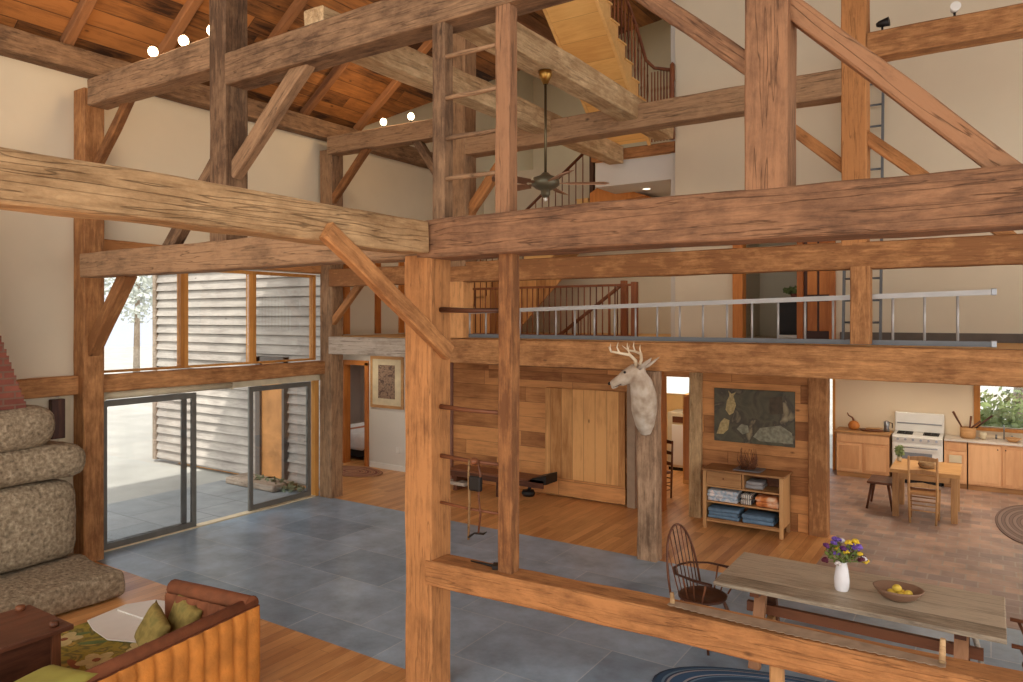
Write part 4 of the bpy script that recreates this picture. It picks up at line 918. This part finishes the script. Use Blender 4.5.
for fx, fy in ((-.95, .55), (-.6, .15), (-.25, .5), (-.9, -.3), (-.2, -.35), (-.55, -.8), (-.15, .9), (-.9, 1.1), (.3, .2), (-.9, -1.2), (0, -1.1)):
    s = MB()
    for k in range(5):
        _, pts = flat_petal(fx, fy, k*2*PI/5+fx*3, .17, .12, None, 0, '')
        s.prism(pts, 'z', .013, .018+.0006*k)
    s.build('blossom', 'petal', frg); MB().lathe([(.04, .018), (.03, .024)], (fx, fy, 0), 10).build('blossom_center', 'petal2', frg)
for k in range(26):
    fx, fy = -1.05+rnd.random()*1.6, -1.4+rnd.random()*2.7
    _, pts = flat_petal(fx, fy, rnd.random()*6, .26, .07, None, 0, ''); MB().prism(pts, 'z', .012, .0165+.0001*k).build('leaf', ('leafw', 'petal3', 'petal2', 'leafw')[k % 4], frg)
wc = MB(); n = 16
cor = [(-.52, -.32), (-.60, .1), (-.45, .38), (-.1, .46), (.3, .36), (.42, .02), (.38, -.32), (.1, -.44), (-.25, -.40)]
wc.prism(cor, 'z', 0, .012); wc.prism([(-.5, -.02), (-.57, .1), (-.43, .36), (-.1, .44), (.28, .34), (.40, .04)], 'z', .012, .026)
o = wc.build('white_cloth', 'paper'); o.location = (-7.25, 4.2, .03); tag(o, 'white folded cloth lying open on the floral rug by the hearth', 'cloth')
# end table with wedged tenons
et = thing('end_table', 'dark wooden table with wedged through-tenons in the bottom left corner', 'table', (-6.78, 2.55, 0), .0)
MB().box((-.38, -.75, .56), (.40, .53, .6), bevel=.006).build('top', 'darky', et)
for sx in (-1, 1):
    for sy, yy in ((1, .42), (-1, -.66)):
        MB().box((sx*.31-.035, yy-.035, 0), (sx*.31+.035, yy+.035, .56), bevel=.005).build('leg', 'darkz', et)
        MB().lathe([(.035, .6), (.04, .615), (.036, .64), (.0, .645)], (sx*.30, yy, 0), 8).build('tenon_knob', 'darkz', et)
for sx in (-1, 1): B((sx*.31-.012, -.63, .12), (sx*.31+.012, .39, .56)).build('side_panel', 'darky', et)
B((-.28, .41, .12), (.28, .43, .56)).build('end_panel', 'darky', et)

# ================================================================ DINING TABLE
M['legbrown'] = wood('trestle_leg_wood', srgb(160, 112, 76), srgb(104, 66, 44), 'z', .55, bump=.2)
dt = thing('trestle_table', 'long weathered plank dining table on splayed trestle legs', 'table', (-1.0, 7.08, 0))
MB().box((-1.12, -.5, .71), (1.1, .5, .75), bevel=.006).build('tabletop', 'tabletop', dt)
for tx in (-.78, .80):
    B((tx-.04, -.4, .64), (tx+.04, .4, .71)).build('cross_batten', 'darkx', dt)
    for sy in (-1, 1):
        MB().prism([(sy*.42, 0), (sy*.35, 0), (sy*.10, .66), (sy*.17, .66)] if sy < 0 else [(.35, 0), (.42, 0), (.17, .66), (.10, .66)], 'x', tx-.05, tx+.05).build('leg', 'legbrown', dt)
    B((tx-.03, -.3, .2), (tx+.03, .3, .26)).build('trestle_rail', 'wx', dt)
B((-.95, -.02, .36), (.95, .03, .45)).build('stretcher', 'darkx', dt)
MB().tube([(.85, .15, .66), (.98, .3, 0)], .022).build('stay', 'timber_gray', dt)
# windsor chairs
def windsor(label, loc, rz):
    c = thing('windsor_chair', label, 'chair', loc, rz)
    seat = MB().lathe([(.0, .40), (.17, .40), (.225, .425), (.23, .44), (.21, .45), (.12, .437), (.0, .433)], (0, 0, 0), 28, sx=1.0, sy=1.08, closed=True).build('seat', 'darkx', c)
    for sx, sy in ((1, 1), (1, -1), (-1, 1), (-1, -1)):
        MB().tube([(sx*.13, sy*.14, .41), (sx*.18, sy*.185, .25), (sx*.19, sy*.2, .2), (sx*.235, sy*.235, 0)], [.014, .022, .015, .012], 8).build('leg', 'darkz', c)
    MB().cyl((.0, -.19, .17), (.0, .19, .17), .011).build('stretcher', 'darkx', c)
    for sy in (1, -1): MB().tube([(.2, sy*.2, .17), (0, sy*.19, .17), (-.2, sy*.2, .17)], [.009, .014, .009]).build('stretcher', 'darkx', c)
    bow = [(-.20-.12*((z_-.44)/.62), y_, z_) for y_, z_ in [(.24*math.cos(a)*(1 if True else 1), .44+.62*max(0, math.sin(a))**.8) for a in [PI*i/20 for i in range(21)]]]
    MB().tube(bow, .012, 8).build('bow', 'darkz', c)
    arm = [(.30, .29, .68), (.1, .29, .675), (-.12, .26, .67), (-.25, .12, .67), (-.27, 0, .67), (-.25, -.12, .67), (-.12, -.26, .67), (.1, -.29, .675), (.30, -.29, .68)]
    MB().tube(arm, [.026, .02, .016, .015, .015, .015, .016, .02, .026], 8, flat=.6).build('arm_rail', 'darkx', c)
    for k in range(-3, 4):
        y_ = k*.062; zt = .44+.62*max(0, math.sin(math.acos(max(-1, min(1, y_/.24)))))**.8
        MB().tube([(-.17, y_*.8, .44), (-.20-.12*(zt-.44)/.62, y_, zt)], .006, 6).build('spindle', 'darkz', c)
    for sy in (1, -1):
        for xx in (-.02, .1, .24): MB().tube([(xx*.6, sy*.21, .44), (xx, sy*.285, .67)], [.008, .009 if xx < .2 else .013], 6).build('arm_spindle', 'darkz', c)
    return c
windsor('brown bow-back windsor armchair at the left end of the plank table', (-2.36, 7.0, 0), -.3)
windsor('windsor armchair cut off by the right edge of the picture', (.43, 6.96, 0), PI)
# blue braided rug
o = MB().lathe([(.98, 0), (1, .006), (.98, .014)], (0, 0, 0), 48, sx=1.75, sy=.72).build('braided_rug', ramp_noise('braided_rug_blue', [(0, srgb(44, 74, 104)), (.22, srgb(96, 124, 146)), (.42, srgb(40, 56, 84)), (.6, srgb(150, 150, 156)), (.8, srgb(52, 84, 118))], 1.6, .95, 0, 'rings', bump=.4, stretch=(.57, 1.39, 1))); o.location = (-.72, 6.05, .002); tag(o, 'blue and gray oval braided rug on the slate beside the plank table', 'rug')
# vase with flowers
VX, VY = -1.1, 6.98
vs = MB().lathe([(.052, 0), (.062, .03), (.064, .1), (.052, .19), (.04, .235), (.045, .25), (.036, .25), (.032, .22), (.03, .15)], (0, 0, 0), 28, closed=True).lathe([(.052, 0), (.001, .001)], (0, 0, 0), 28, closed=True).build('vase', 'ceramic'); vs.location = (VX, VY, .752); tag(vs, 'white ceramic vase holding the bouquet on the plank table', 'vase')
rnd = random.Random(5)
FC = {'deep purple': plain('purple_petal', srgb(92, 40, 96), .7, var=.25), 'violet blue': plain('violet_petal', srgb(112, 84, 170), .7, var=.2), 'yellow': plain('yellow_petal', srgb(224, 190, 52), .7, var=.15), 'dark maroon': plain('maroon_petal', srgb(84, 28, 48), .7, var=.2), 'white': plain('white_petal', srgb(220, 214, 214), .7)}
fg = 0
for i in range(26):
    kind = ['deep purple', 'violet blue', 'yellow', 'dark maroon', 'violet blue', 'yellow', 'white'][i % 7]
    a = rnd.random()*2*PI; r = .03+.17*rnd.random(); h_ = .33+.15*rnd.random()-r*.4
    f_ = thing('cut_flower', '%s flower in the bouquet in the white vase' % kind, 'flower', (VX, VY, .752), 0, '%s flowers in the vase' % kind)
    p1 = Vector((math.cos(a)*r, math.sin(a)*r, h_))
    MB().tube([(math.cos(a)*.008, math.sin(a)*.008, .1), (math.cos(a)*.02, math.sin(a)*.02, .25), p1], .0025, 5).build('stem', 'leaf', f_)
    s = MB(); rnd2 = random.Random(i)
    for k in range(16):
        t_ = rnd2.random()*2*PI; ph = rnd2.random()*1.3
        d = Vector((math.cos(t_)*math.sin(ph), math.sin(t_)*math.sin(ph), math.cos(ph)))
        s.ell(p1+d*.024, (.017, .017, .008), rot=(rnd2.random()*3, rnd2.random()*3, 0), sub=1)
    s.build('bloom', FC[kind], f_)
lf = leafcloud(MB(), (0, 0, .33), (.16, .16, .08), 170, .02, 8).build('bouquet_leaves', plain('bouquet_green', srgb(96, 112, 48), .7)); lf.location = (VX, VY, .752); tag(lf, 'green leaves filling the bouquet in the white vase', 'leaves', kind='stuff')
bw = MB().lathe([(.001, .0), (.07, .0), (.12, .03), (.165, .085), (.175, .105), (.165, .105), (.115, .045), (.06, .018), (.001, .015)], (0, 0, 0), 36, sx=1.12, sy=.95, closed=True).build('wooden_bowl', 'wx'); bw.location = (-.66, 7.0, .752); bw.data.materials[0] = wood('bowl_wood', srgb(182, 150, 124), srgb(134, 104, 84), 'x', .5, bump=.2); tag(bw, 'turned wooden bowl with yellow fruit on the plank table', 'bowl')
for i, (dx, dy, dz) in enumerate(((-.05, 0, .05), (.03, .03, .05), (.02, -.05, .052), (-.01, .0, .095), (.075, -.01, .065))):
    f_ = MB().ell((0, 0, 0), (.038, .034, .033), rot=(.3*i, .2, i), sub=3).build('yellow_fruit', plain('lemon_skin', srgb(224, 192, 76), .45, var=.12, scale=30) if i == 0 else bpy.data.materials['lemon_skin'], smooth=True); f_.location = (-.66+dx, 7.0+dy, .752+dz); tag(f_, 'yellow fruit piled in the wooden bowl on the plank table', 'fruit', 'yellow fruit in the bowl')
# crosscut saw on the low beam
cs = thing('crosscut_saw', 'rusty two-man crosscut saw with wooden end handles lying on the low beam', 'saw', (-1.02, 4.80, 1.212))
sl = 1.62; pts = []
n = 64
for i in range(n+1):
    u = i/n; y_ = -.11-.03*math.sin(PI*u)+(.0 if i % 2 else .014); pts.append((-sl/2+sl*u, y_))
for i in range(12, -1, -1):
    u = i/12; pts.append((-sl/2+sl*u, -.02+.02*math.sin(PI*u)))
MB().prism(pts, 'z', 0, .003).build('blade', plain('rusty_steel', srgb(164, 142, 120), .6, .2, var=.2, scale=12), cs)
for sx, h_ in ((-1, .07), (1, .14)):
    MB().tube([(sx*(sl/2-.02), -.05, -.0), (sx*(sl/2-.02)+sx*.005, -.05, h_)], [.018, .014], 10).build('handle', 'timber_pale', cs)
sk = thing('iron_spike', 'short black iron spike with a bent head on the low beam by the ladder stud', 'tool', (-3.38, 4.76, 1.172))
MB().tube([(-.14, 0, .012), (.1, .0, .012)], [.006, .012], 6).build('shaft', 'black', sk); MB().box((.08, -.05, .0), (.13, .05, .03), bevel=.005, rot=(0, 0, .5)).build('head', 'black', sk)
# bridle hanging from the rung
hb_ = thing('rope_bridle', 'old rope bridle with iron bits hanging from a thin rung', 'bridle', (-3.47, 4.74, 1.98))
MB().tube([(-.05, 0, .03), (-.06, 0, -.1), (-.05, 0, -.3), (-.06, 0, -.62)], .010, 6).build('rope', 'timber_pale', hb_)
MB().tube([(.03, 0, .03), (.06, 0, -.08), (.04, 0, -.25), (.06, 0, -.4), (.04, 0, -.55)], .009, 6).build('rope', 'darkx', hb_)
MB().box((-.05, -.02, -.22), (.07, .02, -.1), bevel=.015).build('buckle_block', 'black', hb_)
MB().tube([(-.06, 0, -.6), (0, 0, -.56), (.09, 0, -.55), (.12, 0, -.53)], [.012, .008, .01, .004], 6).build('hook', 'black', hb_)
MB().ell((0, 0, .02), (.035, .03, .03), sub=2).jitter(.01, 30).build('knot', 'darkx', hb_)

# ================================================================ KITCHEN
def door_panel(x0, x1, z0, z1, y, par, knobside=None, nm='door'):
    d = MB().box((x0+.004, y-.02, z0+.004), (x1-.004, y, z1-.004), bevel=.003).build(nm, 'maple', par)
    w_ = .05
    if z1-z0 > .2:
        MB().box((x0+w_, y-.026, z0+w_), (x1-w_, y-.02, z1-w_), bevel=.002).build('inset_panel', 'maple', d)
    if knobside is not None: MB().cyl((knobside, y-.02, z1-.06), (knobside, y-.045, z1-.06), .011, seg=10).build('knob', 'black', d)
    return d
c1 = thing('kitchen_cabinet', 'maple base cabinet with two doors left of the white stove', 'cabinet', (-2.1, 15.78, 0))
B((-.48, 0, .1), (.46, .55, .87)).build('body', 'maple', c1); B((-.48, .03, 0), (.46, .55, .1)).build('toe_kick', 'wx', c1)
door_panel(-.48, -.02, .12, .68, 0, c1); door_panel(.0, .46, .12, .68, 0, c1); door_panel(-.48, .46, .69, .86, 0, c1, nm='drawer')
MB().box((-2.62, 15.74, .872), (-1.62, 16.33, .91), bevel=.006).build('countertop', 'wx'); tag(bpy.data.objects['countertop'], 'short wooden countertop left of the white stove', 'countertop')
sv = thing('stove', 'white enamel gas stove with black grates and a tall back panel', 'stove', (-1.17, 15.78, 0))
MB().box((-.42, -.02, .08), (.42, .55, .88), bevel=.01).build('body', 'white', sv)
B((-.4, .02, 0), (.4, .5, .08)).build('base', 'dark', sv)
MB().box((-.42, .0, .88), (.42, .55, .92), bevel=.008).build('cooktop', 'white', sv)
MB().box((-.42, .47, .92), (.42, .55, 1.3), bevel=.02).build('back_panel', 'white', sv)
B((-.38, .455, 1.08), (.38, .47, 1.1)).build('vent_strip', 'metal', sv)
MB().box((-.42, -.05, .78), (.42, 0, .9), bevel=.012, rot=(.35, 0, 0)).build('control_panel', 'white', sv)
for k in range(6):
    MB().cyl((-.32+k*.128, -.045, .84), (-.32+k*.128, -.085, .845), .022, seg=12).build('knob', 'metal', sv)
for gx in (-.22, .22):
    for gy in (.14, .34):
        g_ = MB().box((-.13+gx, gy-.07, .925), (.13+gx, gy-.055, .94)).box((-.13+gx, gy+.055, .925), (.13+gx, gy+.07, .94)).box((-.13+gx, gy-.008, .925), (.13+gx, gy+.008, .94)).box((gx-.008, gy-.08, .925), (gx+.008, gy+.08, .94)).box((gx-.12, gy-.08, .925), (gx-.105, gy+.08, .94)).box((gx+.105, gy-.08, .925), (gx+.12, gy+.08, .94)).lathe([(.045, .92), (.045, .932)], (gx, gy, 0), 12); g_.build('grate', 'black', sv)
od = MB().box((-.4, -.05, .24), (.4, -.02, .74), bevel=.01).build('oven_door', 'white', sv)
MB().box((-.25, -.056, .36), (.25, -.05, .6), bevel=.004).build('oven_window', plain('dark_glass', srgb(120, 124, 130), .1), od); MB().cyl((-.34, -.085, .7), (.34, -.085, .7), .012).build('oven_handle', 'metal', od)
MB().box((-.4, -.045, .1), (.4, -.02, .22), bevel=.008).build('drawer', 'white', sv)
c2 = thing('kitchen_cabinet', 'narrow maple drawer cabinet right beside the white stove', 'cabinet', (-.53, 15.78, 0))
B((-.2, 0, .1), (.16, .55, .87)).build('body', 'maple', c2); B((-.2, .03, 0), (.16, .55, .1)).build('toe_kick', 'wx', c2)
door_panel(-.2, .16, .70, .86, 0, c2, nm='drawer'); door_panel(-.2, .16, .12, .69, 0, c2)
MB().box((-.12, -.04, .48), (.08, -.02, .62), bevel=.003).build('hanging_towel', 'trimcream', c2)
c3 = thing('kitchen_cabinet', 'wide maple sink cabinet under the kitchen window', 'cabinet', (.15, 15.78, 0))
B((-.50, 0, .1), (.52, .55, .87)).build('body', 'maple', c3); B((-.5, .03, 0), (.52, .55, .1)).build('toe_kick', 'wx', c3)
door_panel(-.5, .0, .12, .84, 0, c3, -.05); door_panel(.02, .52, .12, .84, 0, c3, .07)
c4 = thing('kitchen_cabinet', 'maple cabinet at the far right end of the kitchen counter', 'cabinet', (1.2, 15.78, 0))
B((-.5, 0, .1), (.6, .55, .87)).build('body', 'maple', c4); door_panel(-.5, .04, .12, .84, 0, c4, -.0); door_panel(.06, .6, .12, .84, 0, c4, .1)
MB().box((-.73, 15.74, .872), (1.85, 16.33, .91), bevel=.006).build('countertop', plain('pale_countertop', srgb(206, 196, 184), .4)); tag(bpy.data.objects['countertop.001'], 'long pale countertop running under the kitchen window', 'countertop')
kw = thing('window_4', None, None, (-.17, 16.35, 1.1)); kw['kind'] = 'structure'
MB().box((-.1, -.03, -.04), (0, .1, 1.05)).box((1.67, -.03, -.04), (1.77, .1, 1.05)).box((0, -.03, 1.0), (1.67, .1, 1.05)).box((-.12, -.08, -.06), (1.79, .1, 0)).build('window_frame', 'windowwood', kw)
B((0, .04, 0), (1.67, .05, 1.0)).build('pane', 'glass', kw)
kw2 = thing('door_4', None, None, (-3.0, 16.35, 0)); kw2['kind'] = 'structure'
MB().box((0, .0, 0), (.05, .1, 2.2)).box((.25, -.02, 0), (.3, .1, 2.2)).box((.05, 0, 2.12), (.25, .1, 2.2)).build('frame', 'windowwood', kw2); B((.05, .04, 0), (.25, .05, 2.12)).build('pane', 'glass', kw2)
# things on the counters
def lathe_thing(name, label, cat, prof, loc, mat, sx=1, sy=1, grp=None):
    o = MB().lathe(prof, (0, 0, 0), 24, sx=sx, sy=sy).build(name, mat); o.location = loc; return tag(o, label, cat, grp)
rt = thing('squash_pitcher', 'round orange brown gourd pitcher on the left kitchen counter', 'pitcher', (-2.3, 16.02, .912))
MB().lathe([(.05, 0), (.1, .04), (.11, .09), (.08, .15), (.03, .18)], (0, 0, 0), 20).build('body', 'trimwood', rt); MB().tube([(0, 0, .17), (-.03, 0, .24), (-.1, 0, .28), (-.12, 0, .33)], [.022, .016, .013, .01], 8).build('spout', 'darkz', rt)
tr_ = thing('wooden_tray', 'oval wooden tray with dark pan lid on the left kitchen counter', 'tray', (-1.98, 16.0, .912))
MB().lathe([(.17, 0), (.2, .03), (.19, .03), (.16, .01)], (0, 0, 0), 28, sx=1.1, sy=.7).build('dish', 'darkx', tr_); MB().tube([(-.1, 0, .04), (.2, .0, .07)], [.02, .012]).build('handle', 'wx', tr_)
kt_ = thing('moka_pot', 'small steel coffee pot at the counter edge beside the stove', 'pot', (-1.72, 16.08, .912))
MB().lathe([(.06, 0), (.045, .08), (.05, .1), (.055, .19), (.01, .22)], (0, 0, 0), 10).build('body', 'metal', kt_); MB().tube([(.05, 0, .18), (.1, 0, .17), (.1, 0, .08)], .009).build('handle', 'black', kt_)
pt_ = thing('utensil_crock', 'brown crock bristling with wooden handles right of the stove', 'crock', (-.36, 16.05, .912))
MB().lathe([(.11, 0), (.13, .04), (.13, .2), (.12, .2), (.11, .05)], (0, 0, 0), 20).build('pot', 'wx', pt_)
for a, b in (((-.06, 0, .12), (-.24, .0, .48)), ((.05, 0, .12), (.38, .05, .44)), ((.02, .03, .12), (.05, .1, .4)), ((0, -.03, .15), (.2, -.02, .33))): MB().tube([a, b], [.012, .022], 8).build('utensil', 'darkx', pt_)
fc = thing('faucet', 'steel faucet with handles at the sink under the window', 'faucet', (.2, 16.22, .912))
MB().tube([(0, 0, 0), (0, 0, .2), (0, -.08, .25), (0, -.16, .2)], .012, 8).build('spout', 'metal', fc)
for dx in (-.12, .12): MB().cyl((dx, 0, 0), (dx, 0, .08), .015).build('tap_handle', 'metal', fc)
lathe_thing('mixing_bowl', 'low tan bowl on the pale counter by the sink', 'bowl', [(.06, 0), (.13, .07), (.12, .07), (.05, .01)], (.33, 15.98, .912), 'wx')
lathe_thing('cream_crock', 'short cream jar on the pale counter beside the utensil crock', 'jar', [(.05, 0), (.06, .1), (.05, .12), (.0, .12)], (-.12, 16.05, .912), 'trimcream')
# kitchen table, stool, ladder-back chair
kt2 = thing('kitchen_table', 'small thick-topped wooden table standing in front of the stove', 'table', (-.87, 13.3, 0))
MB().box((-.48, -.3, .70), (.48, .75, .76), bevel=.006).build('top', wood('table_oak', srgb(214, 166, 108), srgb(168, 118, 66), 'x', .45, bump=.2), kt2)
for sx in (-.40, .40):
    for yy in (-.22, .66): MB().box((sx-.045, yy-.045, 0), (sx+.045, yy+.045, .70), bevel=.005).build('leg', 'wz', kt2)
for yy in (-.22, .66): B((-.36, yy-.015, .6), (.36, yy+.015, .70)).build('apron', 'wx', kt2)
tp = lathe_thing('napkin_basket', 'round tan basket on the small kitchen table', 'basket', [(.1, 0), (.13, .05), (.12, .1), (.11, .1), (.09, .02)], (-.85, 13.35, .765), 'timber_pale')
slat_chair('ladder_back_chair', 'ladder-back wooden chair with its back turned, at the small kitchen table', (-.87, 12.95, 0), 0, 'wz', 'wx', 3, 1.03, .38, .36)
so = thing('stool', 'dark wooden stool with splayed legs left of the small kitchen table', 'stool', (-1.53, 13.6, 0))
MB().box((-.19, -.3, .42), (.19, .3, .46), bevel=.02, seg=3).build('seat', 'darkx', so)
for sx in (-1, 1):
    for sy in (-1, 1): MB().tube([(sx*.12, sy*.2, .42), (sx*.19, sy*.27, 0)], [.024, .017]).build('leg', 'darkz', so)
pl = thing('potted_flower', 'small leafy plant with pale flowers near the stove front', 'plant', (-1.35, 13.3, .765)) 
pl.location = (-1.28, 13.75, .762)
MB().lathe([(.03, 0), (.04, .07), (.035, .07), (.02, .01)], (0, 0, 0), 14).build('pot', 'trimcream', pl); leafcloud(MB(), (0, 0, .17), (.08, .08, .1), 120, .03, 12).build('leaves', 'leaf', pl)
o = MB().lathe([(.98, 0), (1, .005), (.98, .012)], (0, 0, 0), 40, sx=.5, sy=1.35).build('floor_mat', ramp_noise('mat_rings', [(0, srgb(112, 92, 84)), (.3, srgb(84, 68, 64)), (.6, srgb(128, 108, 98))], 1.6, .95, 0, 'rings', bump=.3, stretch=(2, .74, 1))); o.location = (.55, 13.65, .002); tag(o, 'dark oval mat on the brick kitchen floor at the right edge', 'mat')
